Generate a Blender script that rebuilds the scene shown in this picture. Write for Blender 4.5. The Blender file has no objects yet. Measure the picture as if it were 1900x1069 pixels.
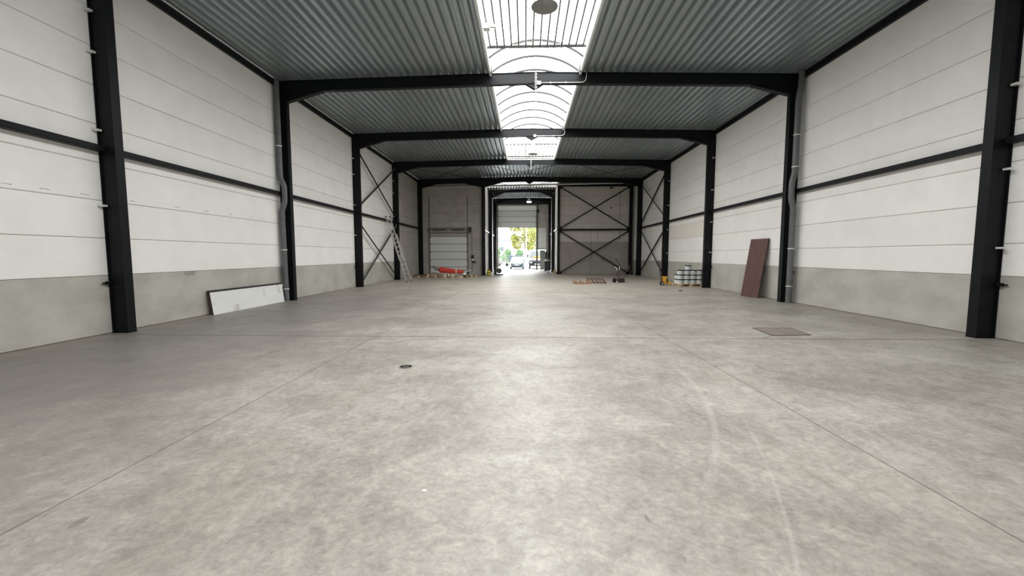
import bpy, math, random
from mathutils import Vector, Matrix
random.seed(7)
S = bpy.context.scene
COL = S.collection

# ---------------------------------------------------------------- camera, world, exposure
cam_d = bpy.data.cameras.new('camera')
cam_d.sensor_width = 36.0
cam_d.lens = 763.37 / 1900 * 36.0
cam_d.clip_end = 400
cam = bpy.data.objects.new('camera', cam_d)
COL.objects.link(cam)
PITCH, YAW, ROLL, CAM_H = 0.0797, -0.0330, -0.0002, 1.5692
fwd = Vector((math.sin(YAW) * math.cos(PITCH), math.cos(YAW) * math.cos(PITCH), -math.sin(PITCH)))
rgt = Vector((math.cos(YAW), -math.sin(YAW), 0))
up = rgt.cross(fwd)
r2 = rgt * math.cos(ROLL) + up * math.sin(ROLL)
u2 = -rgt * math.sin(ROLL) + up * math.cos(ROLL)
m = Matrix.Identity(4)
for i in range(3):
    m[i][0] = r2[i]; m[i][1] = u2[i]; m[i][2] = -fwd[i]
m[2][3] = CAM_H
cam.matrix_world = m
S.camera = cam

world = bpy.data.worlds.new('world'); S.world = world
world.use_nodes = True
bg = world.node_tree.nodes['Background']
bg.inputs['Color'].default_value = (0.97, 0.99, 1.0, 1)      # even overcast sky
SKY = 11.0
bg.inputs['Strength'].default_value = SKY
SKYLIGHT = 10.6                                               # daylight through the roof glazing

S.view_settings.view_transform = 'Standard'
S.view_settings.look = 'None'
S.view_settings.exposure = 0.0
S.view_settings.gamma = 1.0
S.view_settings.use_curve_mapping = False
S.cycles.use_denoising = True
S.cycles.max_bounces = 6
S.cycles.diffuse_bounces = 4
S.cycles.glossy_bounces = 2
S.cycles.sample_clamp_indirect = 6

# ---------------------------------------------------------------- mesh helpers
class MB:
    def __init__(s): s.v = []; s.f = []
    def add(s, vs, fs):
        o = len(s.v); s.v += [tuple(p) for p in vs]; s.f += [tuple(i + o for i in f) for f in fs]; return s
    def hexa(s, p):   # 4 bottom ccw, 4 top ccw
        return s.add(p, [(3, 2, 1, 0), (4, 5, 6, 7), (0, 1, 5, 4), (1, 2, 6, 5), (2, 3, 7, 6), (3, 0, 4, 7)])
    def box(s, x0, x1, y0, y1, z0, z1):
        return s.hexa([(x0, y0, z0), (x1, y0, z0), (x1, y1, z0), (x0, y1, z0), (x0, y0, z1), (x1, y0, z1), (x1, y1, z1), (x0, y1, z1)])
    def beam(s, a, b, w, h, up=(0, 0, 1)):   # rectangular bar from a to b
        a = Vector(a); b = Vector(b); d = (b - a).normalized(); u = Vector(up)
        x = d.cross(u)
        if x.length < 1e-4: x = d.cross(Vector((1, 0, 0)))
        x.normalize(); u = x.cross(d).normalized()
        q = []
        for c in (a, b):
            q.append([c - x * w / 2 - u * h / 2, c + x * w / 2 - u * h / 2, c + x * w / 2 + u * h / 2, c - x * w / 2 + u * h / 2])
        vs = q[0] + q[1]
        return s.add(vs, [(0, 1, 2, 3), (7, 6, 5, 4), (1, 0, 4, 5), (2, 1, 5, 6), (3, 2, 6, 7), (0, 3, 7, 4)])
    def tube(s, path, r, n=10, closed=False):
        P = [Vector(p) for p in path]; k = len(P); rs = r if isinstance(r, (list, tuple)) else [r] * k
        base = len(s.v); x = None
        for i, p in enumerate(P):
            if closed: d = (P[(i + 1) % k] - P[i - 1]).normalized()
            else: d = (P[min(i + 1, k - 1)] - P[max(i - 1, 0)]).normalized()
            if x is None:
                x = d.cross(Vector((0, 0, 1)))
                if x.length < 1e-3: x = d.cross(Vector((0, 1, 0)))
            x = (x - d * x.dot(d)).normalized(); y = d.cross(x)
            for j in range(n):
                t = 2 * math.pi * j / n
                s.v.append(tuple(p + (x * math.cos(t) + y * math.sin(t)) * rs[i]))
        for i in range(k if closed else k - 1):
            for j in range(n):
                a = base + i * n + j; b = base + i * n + (j + 1) % n
                c = base + ((i + 1) % k) * n + (j + 1) % n; d2 = base + ((i + 1) % k) * n + j
                s.f.append((a, b, c, d2))
        if not closed:
            s.f.append(tuple(base + j for j in reversed(range(n)))); s.f.append(tuple(base + (k - 1) * n + j for j in range(n)))
        return s
    def lathe(s, prof, n=20, c=(0, 0, 0), axis='z'):
        base = len(s.v)
        for r, z in prof:
            for j in range(n):
                t = 2 * math.pi * j / n; p = (r * math.cos(t), r * math.sin(t), z)
                if axis == 'x': p = (p[2], p[0], p[1])
                elif axis == 'y': p = (p[0], -p[2], p[1])
                s.v.append((p[0] + c[0], p[1] + c[1], p[2] + c[2]))
        for i in range(len(prof) - 1):
            for j in range(n):
                s.f.append((base + i * n + j, base + i * n + (j + 1) % n, base + (i + 1) * n + (j + 1) % n, base + (i + 1) * n + j))
        if prof[0][0] > 1e-4: s.f.append(tuple(base + j for j in reversed(range(n))))
        if prof[-1][0] > 1e-4: s.f.append(tuple(base + (len(prof) - 1) * n + j for j in range(n)))
        return s
    def loft(s, rings):
        n = len(rings[0]); base = len(s.v)
        for r in rings: s.v += [tuple(p) for p in r]
        for i in range(len(rings) - 1):
            for j in range(n):
                s.f.append((base + i * n + j, base + i * n + (j + 1) % n, base + (i + 1) * n + (j + 1) % n, base + (i + 1) * n + j))
        s.f.append(tuple(base + j for j in reversed(range(n)))); s.f.append(tuple(base + (len(rings) - 1) * n + j for j in range(n)))
        return s
    def extrude_y(s, poly, y0, y1):   # poly: (x,z) list
        n = len(poly)
        return s.add([(x, y0, z) for x, z in poly] + [(x, y1, z) for x, z in poly],
                     [tuple(range(n)), tuple(range(2 * n - 1, n - 1, -1))] + [(j, j + n, (j + 1) % n + n, (j + 1) % n) for j in range(n)])
    def mesh(s, name, mat, smooth=False):
        me = bpy.data.meshes.new(name); me.from_pydata(s.v, [], s.f); me.validate()
        import bmesh
        bm = bmesh.new(); bm.from_mesh(me); bmesh.ops.recalc_face_normals(bm, faces=bm.faces); bm.to_mesh(me); bm.free()
        if mat: me.materials.append(mat)
        if smooth:
            for p in me.polygons: p.use_smooth = True
            try: me.set_sharp_from_angle(angle=math.radians(38))
            except Exception: pass
        return me
    def build(s, name, mat, parent=None, smooth=False, loc=None, rot=None):
        return place(s.mesh(name, mat, smooth), name, parent, loc, rot)

def place(me, name, parent=None, loc=None, rot=None):
    o = bpy.data.objects.new(name, me); COL.objects.link(o)
    if parent: o.parent = parent
    if loc: o.location = loc
    if rot is not None: o.rotation_euler = rot if isinstance(rot, (tuple, list)) else (0, 0, rot)
    return o

def tag(o, label=None, cat=None, group=None, kind=None):
    if label: o['label'] = label
    if cat: o['category'] = cat
    if group: o['group'] = group
    if kind: o['kind'] = kind
    return o

def thing(name, label, cat, loc=(0, 0, 0), rz=0, group=None, kind=None):
    o = bpy.data.objects.new(name, None); o.empty_display_size = 0.1; COL.objects.link(o)
    o.location = loc; o.rotation_euler = (0, 0, rz)
    return tag(o, label, cat, group, kind)

def copy_tree(o, parent=None):
    c = o.copy(); COL.objects.link(c)
    if parent: c.parent = parent
    for ch in list(o.children): copy_tree(ch, c)
    return c

# ---------------------------------------------------------------- materials
def mat(name, c1, c2=None, scale=3.0, rough=0.6, metal=0.0, bump=0.0, bscale=40.0, stretch=(1, 1, 1), spec=0.5, rand=0.0, detail=6.0, lo=0.35, hi=0.65):
    M = bpy.data.materials.new(name); M.use_nodes = True
    N = M.node_tree.nodes; L = M.node_tree.links; B = N['Principled BSDF']
    B.inputs['Base Color'].default_value = (*c1, 1); B.inputs['Roughness'].default_value = rough
    B.inputs['Metallic'].default_value = metal; B.inputs['Specular IOR Level'].default_value = spec
    g = N.new('ShaderNodeNewGeometry'); out = None
    mp = N.new('ShaderNodeMapping'); mp.inputs['Scale'].default_value = stretch; L.new(g.outputs['Position'], mp.inputs['Vector'])
    if c2:
        n = N.new('ShaderNodeTexNoise'); n.inputs['Scale'].default_value = scale; n.inputs['Detail'].default_value = detail
        n.inputs['Roughness'].default_value = 0.6
        L.new(mp.outputs[0], n.inputs['Vector'])
        r = N.new('ShaderNodeValToRGB'); r.color_ramp.elements[0].position = lo; r.color_ramp.elements[1].position = hi
        r.color_ramp.elements[0].color = (*c1, 1); r.color_ramp.elements[1].color = (*c2, 1)
        L.new(n.outputs['Fac'], r.inputs['Fac']); out = r.outputs['Color']
    if rand:
        oi = N.new('ShaderNodeObjectInfo'); mr = N.new('ShaderNodeMapRange')
        mr.inputs['To Min'].default_value = 1 - rand; mr.inputs['To Max'].default_value = 1 + rand * 0.4
        L.new(oi.outputs['Random'], mr.inputs['Value'])
        mx = N.new('ShaderNodeVectorMath'); mx.operation = 'SCALE'
        if out: L.new(out, mx.inputs[0])
        else: mx.inputs[0].default_value = c1
        L.new(mr.outputs[0], mx.inputs['Scale']); out = mx.outputs[0]
    if out: L.new(out, B.inputs['Base Color'])
    if bump:
        n2 = N.new('ShaderNodeTexNoise'); n2.inputs['Scale'].default_value = bscale; n2.inputs['Detail'].default_value = 4
        L.new(mp.outputs[0], n2.inputs['Vector'])
        b = N.new('ShaderNodeBump'); b.inputs['Strength'].default_value = bump; b.inputs['Distance'].default_value = 0.02
        L.new(n2.outputs['Fac'], b.inputs['Height']); L.new(b.outputs[0], B.inputs['Normal'])
    return M

def emit_mat(name, col, strength, front=True):
    M = bpy.data.materials.new(name); M.use_nodes = True
    B = M.node_tree.nodes['Principled BSDF']; B.inputs['Base Color'].default_value = (0.8, 0.8, 0.8, 1); B.inputs['Roughness'].default_value = 0.5
    B.inputs['Emission Color'].default_value = (*col, 1); B.inputs['Emission Strength'].default_value = strength
    try: M.cycles.emission_sampling = 'FRONT' if front else 'AUTO'
    except Exception: pass
    return M

STEEL = mat('black_steel', (0.0035, 0.0046, 0.006), (0.006, 0.0072, 0.009), 2.5, rough=0.48, spec=0.2)
GREYSTEEL = mat('grey_bar_steel', (0.09, 0.09, 0.085), rough=0.5)
WHITE = mat('painted_wall_panel', (0.84, 0.825, 0.80), (0.885, 0.875, 0.85), 1.3, rough=0.9, bump=0.12, bscale=60, rand=0.035, spec=0.2)
GREYPANEL = mat('bare_grey_panel', (0.41, 0.39, 0.355), (0.49, 0.465, 0.425), 1.8, rough=0.92, bump=0.15, bscale=50, rand=0.05, spec=0.2)
BEIGEPANEL = mat('bare_beige_panel', (0.68, 0.635, 0.59), (0.75, 0.71, 0.665), 1.5, rough=0.92, bump=0.12, bscale=50, rand=0.06, spec=0.2)
PLINTH = mat('concrete_plinth', (0.405, 0.395, 0.35), (0.51, 0.50, 0.45), 1.1, rough=0.85, bump=0.15, bscale=30, rand=0.03, spec=0.25, stretch=(1, 1, 1.6), detail=9)
JOINT = mat('joint_mortar', (0.30, 0.255, 0.18), rough=0.95)
DARKJ = mat('saw_cut_filler', (0.10, 0.095, 0.085), rough=0.9)
DECK = mat('galvanised_deck', (0.38, 0.43, 0.45), (0.46, 0.51, 0.53), 1.2, rough=0.36, metal=0.7, stretch=(3, 0.4, 1))
ROOFTOP = mat('roof_insulation', (0.25, 0.25, 0.25), rough=0.9)
CURB = mat('white_curb_lining', (0.82, 0.84, 0.82), rough=0.5)
ARCH = mat('aluminium_arch', (0.05, 0.052, 0.052), rough=0.5, metal=0.1)
GRILLE = mat('grille_bar_metal', (0.05, 0.052, 0.052), rough=0.5, metal=0.2)
PIPE = mat('grey_pvc_pipe', (0.105, 0.112, 0.118), (0.13, 0.138, 0.142), 6, rough=0.45)
GALV = mat('galvanised_pipe', (0.55, 0.55, 0.53), (0.48, 0.48, 0.47), 8, rough=0.4, metal=0.3)
CLIP = mat('zinc_clip', (0.72, 0.73, 0.70), rough=0.5, metal=0.2)
DOORW = mat('door_panel_white', (0.72, 0.75, 0.73), (0.76, 0.78, 0.76), 3, rough=0.55, bump=0.05, bscale=90)
DOORG = mat('door_panel_grey', (0.36, 0.37, 0.36), rough=0.6)
TRACK = mat('door_track_metal', (0.16, 0.155, 0.14), rough=0.5, metal=0.3)
LINTEL = mat('dark_lintel', (0.028, 0.032, 0.034), rough=0.7)
RUBBER = mat('black_rubber', (0.012, 0.012, 0.013), rough=0.6)
PLASTK = mat('black_plastic', (0.014, 0.015, 0.017), rough=0.4)
ALU = mat('ladder_aluminium', (0.62, 0.61, 0.57), rough=0.38, metal=0.35)
WOOD = mat('pallet_wood', (0.52, 0.38, 0.235), (0.66, 0.51, 0.35), 9, rough=0.85, stretch=(1, 4, 4), rand=0.2)
WOODP = mat('pale_pallet_wood', (0.64, 0.52, 0.37), (0.74, 0.63, 0.47), 9, rough=0.85, stretch=(1, 4, 4), rand=0.2)
REDWOOD = mat('reddish_stained_wood', (0.10, 0.055, 0.043), (0.15, 0.09, 0.07), 10, rough=0.8, rand=0.2)
ORWOOD = mat('orange_brown_wood', (0.33, 0.20, 0.125), (0.42, 0.275, 0.18), 10, rough=0.8, rand=0.15)
RED = mat('red_fabric', (0.52, 0.035, 0.025), (0.62, 0.06, 0.04), 6, rough=0.8, bump=0.5, bscale=9)
BUCKET = mat('white_bucket_plastic', (0.76, 0.81, 0.81), (0.80, 0.84, 0.84), 12, rough=0.4)
BLABEL = mat('bucket_print', (0.76, 0.81, 0.81), (0.16, 0.19, 0.22), 26, rough=0.45, lo=0.55, hi=0.62, stretch=(1, 1, 2.4))
LID = mat('dark_bucket_lid', (0.016, 0.019, 0.03), rough=0.4)
YELLOW = mat('yellow_orange_paint', (0.72, 0.36, 0.02), rough=0.45)
VACY = mat('yellow_plastic', (0.68, 0.52, 0.03), rough=0.4)
BROWN = mat('brown_door_veneer', (0.085, 0.038, 0.032), (0.12, 0.055, 0.047), 5, rough=0.6, stretch=(2, 2, 0.5), bump=0.05)
BROWNE = mat('brown_door_edge', (0.055, 0.035, 0.028), rough=0.7)
RUST = mat('rusty_plate', (0.165, 0.135, 0.115), (0.235, 0.20, 0.172), 6, rough=0.7, bump=0.2, bscale=60)
GREENW = mat('dark_green_paint', (0.05, 0.09, 0.07), rough=0.4)

# white sandwich panel with rusty grey smudges
def smudge_mat():
    M = mat('dirty_white_panel', (0.78, 0.79, 0.77), (0.74, 0.75, 0.73), 2, rough=0.6)
    N = M.node_tree.nodes; L = M.node_tree.links; B = N['Principled BSDF']
    src = B.inputs['Base Color'].links[0].from_socket
    n = N.new('ShaderNodeTexNoise'); n.inputs['Scale'].default_value = 2.1; n.inputs['Detail'].default_value = 5
    g = N.new('ShaderNodeNewGeometry'); L.new(g.outputs['Position'], n.inputs['Vector'])
    r = N.new('ShaderNodeValToRGB'); r.color_ramp.elements[0].position = 0.60; r.color_ramp.elements[1].position = 0.74
    L.new(n.outputs['Fac'], r.inputs['Fac'])
    mx = N.new('ShaderNodeMix'); mx.data_type = 'RGBA'; L.new(r.outputs['Color'], mx.inputs['Factor'])
    L.new(src, mx.inputs['A']); mx.inputs['B'].default_value = (0.42, 0.37, 0.33, 1); L.new(mx.outputs['Result'], B.inputs['Base Color'])
    return M
SMUDGE = smudge_mat()

def floor_mat():
    M = bpy.data.materials.new('polished_concrete_floor'); M.use_nodes = True
    N = M.node_tree.nodes; L = M.node_tree.links; B = N['Principled BSDF']
    g = N.new('ShaderNodeNewGeometry'); P = g.outputs['Position']
    def noise(scale, detail, rough, st=(1, 1, 1), dist=0.0, off=(0, 0, 0)):
        mp = N.new('ShaderNodeMapping'); mp.inputs['Scale'].default_value = st; mp.inputs['Location'].default_value = off; L.new(P, mp.inputs['Vector'])
        n = N.new('ShaderNodeTexNoise'); n.inputs['Scale'].default_value = scale; n.inputs['Detail'].default_value = detail
        n.inputs['Roughness'].default_value = rough; n.inputs['Distortion'].default_value = dist
        L.new(mp.outputs[0], n.inputs['Vector']); return n.outputs['Fac']
    def ramp(f, p0, p1, c0, c1):
        r = N.new('ShaderNodeValToRGB'); r.color_ramp.elements[0].position = p0; r.color_ramp.elements[1].position = p1
        r.color_ramp.elements[0].color = (*c0, 1); r.color_ramp.elements[1].color = (*c1, 1); L.new(f, r.inputs['Fac']); return r.outputs['Color']
    def mix(f, a, b, mode='MIX'):
        mx = N.new('ShaderNodeMix'); mx.data_type = 'RGBA'; mx.blend_type = mode
        for k, v in (('Factor', f), ('A', a), ('B', b)):
            if isinstance(v, (int, float)): mx.inputs[k].default_value = v
            elif isinstance(v, tuple): mx.inputs[k].default_value = (*v, 1)
            else: L.new(v, mx.inputs[k])
        return mx.outputs['Result']
    def math_(op, a, b=None, c=None):
        n = N.new('ShaderNodeMath'); n.operation = op
        for i, v in enumerate((a, b, c)):
            if v is None: continue
            if isinstance(v, (int, float)): n.inputs[i].default_value = v
            else: L.new(v, n.inputs[i])
        return n.outputs[0]
    base = ramp(noise(0.55, 9, 0.62, (1, 1.3, 1), 0.6), 0.36, 0.64, (0.248, 0.231, 0.203), (0.36, 0.345, 0.308))
    fine = ramp(noise(5.0, 8, 0.68, (1, 0.8, 1), 0.8), 0.34, 0.66, (0.80, 0.80, 0.80), (1.16, 1.16, 1.17))
    col = mix(1.0, base, fine, 'MULTIPLY')
    grit = ramp(noise(17, 9, 0.78, (1, 1.2, 1), 0.5, (5, 1, 0)), 0.33, 0.67, (0.74, 0.74, 0.73), (1.26, 1.26, 1.27))
    col = mix(1.0, col, grit, 'MULTIPLY')
    pink = ramp(noise(0.8, 5, 0.6, off=(9, 4, 0)), 0.52, 0.70, (0, 0, 0), (1, 1, 1))
    col = mix(math_('MULTIPLY', pink, 0.22), col, (0.31, 0.25, 0.222))
    # worn film along the left side and the wall edges
    sx = N.new('ShaderNodeSeparateXYZ'); L.new(P, sx.inputs[0]); x, y = sx.outputs[0], sx.outputs[1]
    def smooth(v, a, b, lo=0.0, hi=1.0):
        n = N.new('ShaderNodeMapRange'); n.interpolation_type = 'SMOOTHSTEP'
        n.inputs['From Min'].default_value = a; n.inputs['From Max'].default_value = b
        n.inputs['To Min'].default_value = lo; n.inputs['To Max'].default_value = hi; L.new(v, n.inputs['Value']); return n.outputs[0]
    wob = math_('MULTIPLY', math_('SUBTRACT', noise(0.9, 5, 0.6, off=(3, 0, 0)), 0.5), 5.0)
    leftw = smooth(math_('ADD', x, wob), -2.2, -5.6)
    col = mix(math_('MULTIPLY', leftw, 0.72), col, (0.165, 0.15, 0.14))
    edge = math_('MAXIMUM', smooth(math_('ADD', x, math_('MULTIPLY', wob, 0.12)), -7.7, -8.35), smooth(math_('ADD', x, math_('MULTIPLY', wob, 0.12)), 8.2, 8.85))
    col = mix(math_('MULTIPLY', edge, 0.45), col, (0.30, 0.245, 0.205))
    rear_light = math_('MULTIPLY', smooth(math_('ADD', y, math_('MULTIPLY', wob, 1.6)), 12.0, 24.0), ramp(noise(1.3, 6, 0.65, off=(4, 9, 0)), 0.25, 0.6, (0.35, 0.35, 0.35), (1, 1, 1)))  # light lacking at the rear, painted into the floor as patchy paler beige
    col = mix(math_('MULTIPLY', rear_light, 0.75), col, (0.50, 0.455, 0.385))
    # curved tyre tracks
    wig = math_('MULTIPLY', math_('SUBTRACT', noise(6, 3, 0.6), 0.5), 0.03)
    for cx, cy, R, w, amt, a0, a1 in ((-3.615, 5.754, 5.72, 0.05, 0.22, 2.4, 6.4), (-3.615, 5.754, 5.85, 0.012, -0.16, 3.2, 6.2), (-3.615, 5.754, 5.93, 0.014, 0.16, 3.6, 6.0), (-3.615, 5.754, 5.99, 0.012, -0.12, 3.6, 5.8),
                                      (-7.2, 6.3, 9.59, 0.02, 0.20, 1.2, 4.2)):
        dx = math_('SUBTRACT', x, cx); dy = math_('SUBTRACT', y, cy)
        d = math_('SQRT', math_('ADD', math_('MULTIPLY', dx, dx), math_('MULTIPLY', dy, dy)))
        d = math_('ABSOLUTE', math_('SUBTRACT', math_('ADD', d, wig), R))
        f = smooth(d, w, w * 0.2)
        f = math_('MULTIPLY', f, math_('MULTIPLY', smooth(y, a0, a0 + 0.8), smooth(y, a1, a1 - 0.8)))
        f = math_('MULTIPLY', f, math_('GREATER_THAN', x, 0.0))
        f = math_('MULTIPLY', f, math_('ADD', math_('MULTIPLY', noise(3.3, 3, 0.6, off=(1, 7, 0)), 1.4), -0.1))
        col = mix(math_('MULTIPLY', f, abs(amt) * 1.1), col, (0.62, 0.60, 0.56) if amt > 0 else (0.27, 0.235, 0.21))
    # a few dark drips and scuffs
    for px, py, rx, ry in ((-2.63, 2.22, 0.03, 0.06), (0.73, 2.37, 0.012, 0.04), (-4.09, 6.46, 0.07, 0.10), (-2.5, 25.2, 0.22, 0.12)):
        dx = math_('DIVIDE', math_('SUBTRACT', x, px), rx); dy = math_('DIVIDE', math_('SUBTRACT', y, py), ry)
        d = math_('ADD', math_('ADD', math_('MULTIPLY', dx, dx), math_('MULTIPLY', dy, dy)), math_('MULTIPLY', wig, 40))
        col = mix(math_('MULTIPLY', smooth(d, 1.3, 0.5), 0.55), col, (0.12, 0.10, 0.09))
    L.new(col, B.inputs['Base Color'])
    rr = ramp(noise(1.7, 6, 0.65, off=(2, 2, 0)), 0.3, 0.7, (0.38, 0.38, 0.38), (0.56, 0.56, 0.56)); L.new(rr, B.inputs['Roughness'])
    B.inputs['Specular IOR Level'].default_value = 0.45
    b = N.new('ShaderNodeBump'); b.inputs['Strength'].default_value = 0.10; b.inputs['Distance'].default_value = 0.01
    L.new(noise(14, 6, 0.7), b.inputs['Height']); L.new(b.outputs[0], B.inputs['Normal'])
    return M
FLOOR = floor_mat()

# ---------------------------------------------------------------- main dimensions
LW, RW = -8.37, 8.87                # wall faces
XLI, XRI = -8.03, 8.515             # inner flange faces of the columns
XC, EAVE, RIDGE = 0.28, 7.365, 7.545
FY = [8.06, 14.06, 20.06, 26.06, 32.06]
FW = 0.18                           # flange width
def rz(x):                          # rafter top height
    return RIDGE - (XC - x) / (XC - LW) * (RIDGE - EAVE) if x < XC else RIDGE - (x - XC) / (RW - XC) * (RIDGE - EAVE)
YFRONT, YBL, YBR, YG = -4.2, 32.42, 34.5, 44.3
CL, CR = -3.42, 2.66                # corridor wall faces

# ---------------------------------------------------------------- floor
floor = MB().box(LW - 0.25, RW + 0.25, YFRONT, YG + 0.15, -0.3, -0.002).build('floor', DARKJ)
tag(floor, kind='structure')
G = 0.005
def jl(y): return -2.95 + 0.0092 * (y - 2)
def jr(y): return 2.735 - 0.0148 * (y - 2)
ys = [YFRONT, 7.79, 19.8, 31.8, YG + 0.15]
for i in range(4):
    y0, y1 = ys[i] + (0.016 if i else 0), ys[i + 1] - (0.016 if i < 3 else 0)
    e0, e1, f0, f1 = jl(y0), jl(y1), jr(y0), jr(y1)
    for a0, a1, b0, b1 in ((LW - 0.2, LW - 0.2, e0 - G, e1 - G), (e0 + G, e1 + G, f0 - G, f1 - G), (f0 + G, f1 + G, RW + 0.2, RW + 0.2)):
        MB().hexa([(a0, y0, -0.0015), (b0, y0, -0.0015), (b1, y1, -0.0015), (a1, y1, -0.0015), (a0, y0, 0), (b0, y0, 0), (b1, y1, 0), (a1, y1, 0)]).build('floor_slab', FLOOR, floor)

# ---------------------------------------------------------------- walls of separate panels
_pc = {}
def panel_mesh(Lx, H, T, material, ch=0.011):
    k = (round(Lx, 3), round(H, 3), T, material.name, ch)
    if k not in _pc:
        g = 0.004; x0, x1, z0, z1 = g, Lx - g, g, H - g
        vs = [(x0, T, z0), (x1, T, z0), (x1, T, z1), (x0, T, z1), (x0, ch, z0), (x1, ch, z0), (x1, ch, z1), (x0, ch, z1),
              (x0 + ch, 0, z0 + ch), (x1 - ch, 0, z0 + ch), (x1 - ch, 0, z1 - ch), (x0 + ch, 0, z1 - ch)]
        fs = [(3, 2, 1, 0), (0, 1, 5, 4), (1, 2, 6, 5), (2, 3, 7, 6), (3, 0, 4, 7), (4, 5, 9, 8), (5, 6, 10, 9), (6, 7, 11, 10), (7, 4, 8, 11), (8, 9, 10, 11)]
        _pc[k] = MB().add(vs, fs).mesh('wall_panel', material)
    return _pc[k]
def panel(parent, face, pos, a0, a1, z0, z1, material, name='wall_panel', T=0.14, ch=0.011):
    me = panel_mesh(a1 - a0, z1 - z0, T, material, ch)
    if face == '+x': return place(me, name, parent, (pos, a0, z0), math.pi / 2)
    if face == '-x': return place(me, name, parent, (pos, a1, z0), -math.pi / 2)
    if face == '-y': return place(me, name, parent, (a0, pos, z0), 0.0)
    return place(me, name, parent, (a1, pos, z0), math.pi)

lz = [1.167 + 0.738 * k for k in range(9)]; lz[-1] = 7.36
rzs = [1.175, 1.777] + [1.777 + 0.744 * k for k in range(1, 8)]; rzs[-1] = 7.36
CREAM = mat('cream_wall_panel', (0.77, 0.735, 0.665), (0.80, 0.77, 0.70), 1.3, rough=0.9, bump=0.12, bscale=60, spec=0.2)
wl = tag(MB().box(LW - 0.30, LW - 0.02, YFRONT, YBL + 0.3, 0, 7.40).build('wall_left', JOINT), kind='structure')
wr = tag(MB().box(RW + 0.02, RW + 0.30, YFRONT, YBR + 0.3, 0, 7.40).build('wall_right', JOINT), kind='structure')
bays = [YFRONT, 2.06] + FY
for i in range(6):
    a, b = bays[i], bays[i + 1]
    if i < 5:
        panel(wl, '+x', LW, a, b, 0, lz[0], PLINTH, 'plinth_panel')
        for k in range(8): panel(wl, '+x', LW, a, b, lz[k], lz[k + 1], WHITE)
    panel(wr, '-x', RW, a, b, 0, rzs[0], PLINTH, 'plinth_panel')
    for k in range(8): panel(wr, '-x', RW, a, b, rzs[k], rzs[k + 1], CREAM if (i == 4 and k == 2) else WHITE)
zz = [0, 1.17, 2.20, 3.23, 4.26, 5.29, 6.32, 7.36]
for k in range(7): panel(wl, '+x', LW, FY[3], YBL, zz[k], zz[k + 1], GREYPANEL)
panel(wr, '-x', RW, FY[4], YBR, 0, rzs[0], PLINTH, 'plinth_panel')
for k in range(8): panel(wr, '-x', RW, FY[4], YBR, rzs[k], rzs[k + 1], WHITE)

# wall behind the camera
wf = tag(MB().box(LW - 0.2, RW + 0.2, YFRONT - 0.3, YFRONT - 0.16, 0, 7.6).build('wall_front', JOINT), kind='structure')
panel(wf, '+y', YFRONT, LW, RW, 0, 1.167, PLINTH, 'plinth_panel')
for k in range(8): panel(wf, '+y', YFRONT, LW, RW, lz[k], lz[k + 1] + (0.2 if k == 7 else 0), WHITE)

# back wall, left part, round the small sectional door
DX0, DX1, DZ = -7.58, -4.53, 3.03
wb = tag(MB().box(LW - 0.2, DX0, YBL + 0.02, YBL + 0.3, 0, 7.66).box(DX1, CL, YBL + 0.02, YBL + 0.3, 0, 7.66).box(DX0, DX1, YBL + 0.02, YBL + 0.3, DZ, 7.66).build('wall_back_left', JOINT), kind='structure')
for z0, z1 in ((0, 1.0), (1.0, 2.0), (2.0, 2.96)):
    panel(wb, '-y', YBL, LW, DX0, z0, z1, GREYPANEL); panel(wb, '-y', YBL, DX1, CL, z0, z1, GREYPANEL)
for z0, z1 in ((3.56, 4.23), (4.23, 4.89), (4.89, 5.55), (5.55, 6.21), (6.21, 6.87), (6.87, 7.48)):
    panel(wb, '-y', YBL, LW, CL, z0, z1, GREYPANEL)
panel(wb, '-y', YBL, LW, DX0, 2.96, 3.56, GREYPANEL); panel(wb, '-y', YBL, DX1, CL, 2.96, 3.56, GREYPANEL); panel(wb, '-y', YBL, DX0, DX1, DZ, 3.56, GREYPANEL)

# back wall, right part
wbr = tag(MB().box(CR + 0.02, RW + 0.2, YBR + 0.02, YBR + 0.3, 0, 7.66).build('wall_back_right', JOINT), kind='structure')
DKPL = mat('dark_concrete_plinth', (0.37, 0.345, 0.31), (0.43, 0.405, 0.365), 1.4, rough=0.9, bump=0.12, bscale=30, spec=0.2)
for z0, z1, mt in ((0, 1.08, DKPL), (1.08, 2.66, DKPL), (2.66, 3.46, BEIGEPANEL), (3.46, 4.17, BEIGEPANEL), (4.17, 4.87, BEIGEPANEL), (4.87, 5.66, BEIGEPANEL), (5.66, 6.41, BEIGEPANEL), (6.41, 7.25, BEIGEPANEL), (7.25, 7.48, BEIGEPANEL)):
    panel(wbr, '-y', YBR, CR + 0.15, RW, z0, z1, mt, 'plinth_panel' if z1 < 2.7 else 'wall_panel')
for xx, z0, z1 in ((5.4, 0.2, 3.62), (5.95, 2.6, 3.6), (7.75, 2.75, 3.6), (7.75, 4.2, 6.8)):
    MB().tube([(xx, YBR - 0.015, z0), (xx, YBR - 0.015, z1)], 0.012, 6).build('conduit', TRACK, wbr)
MB().lathe([(0.0, 0), (0.07, 0), (0.07, 0.05), (0.0, 0.05)], 10, (7.0, YBR - 0.02, 5.45), 'y').build('junction_box', TRACK, wbr)
MB().box(6.85, 7.15, YBR - 0.12, YBR - 0.02, 6.98, 7.12).build('junction_box', TRACK, wbr)

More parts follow.
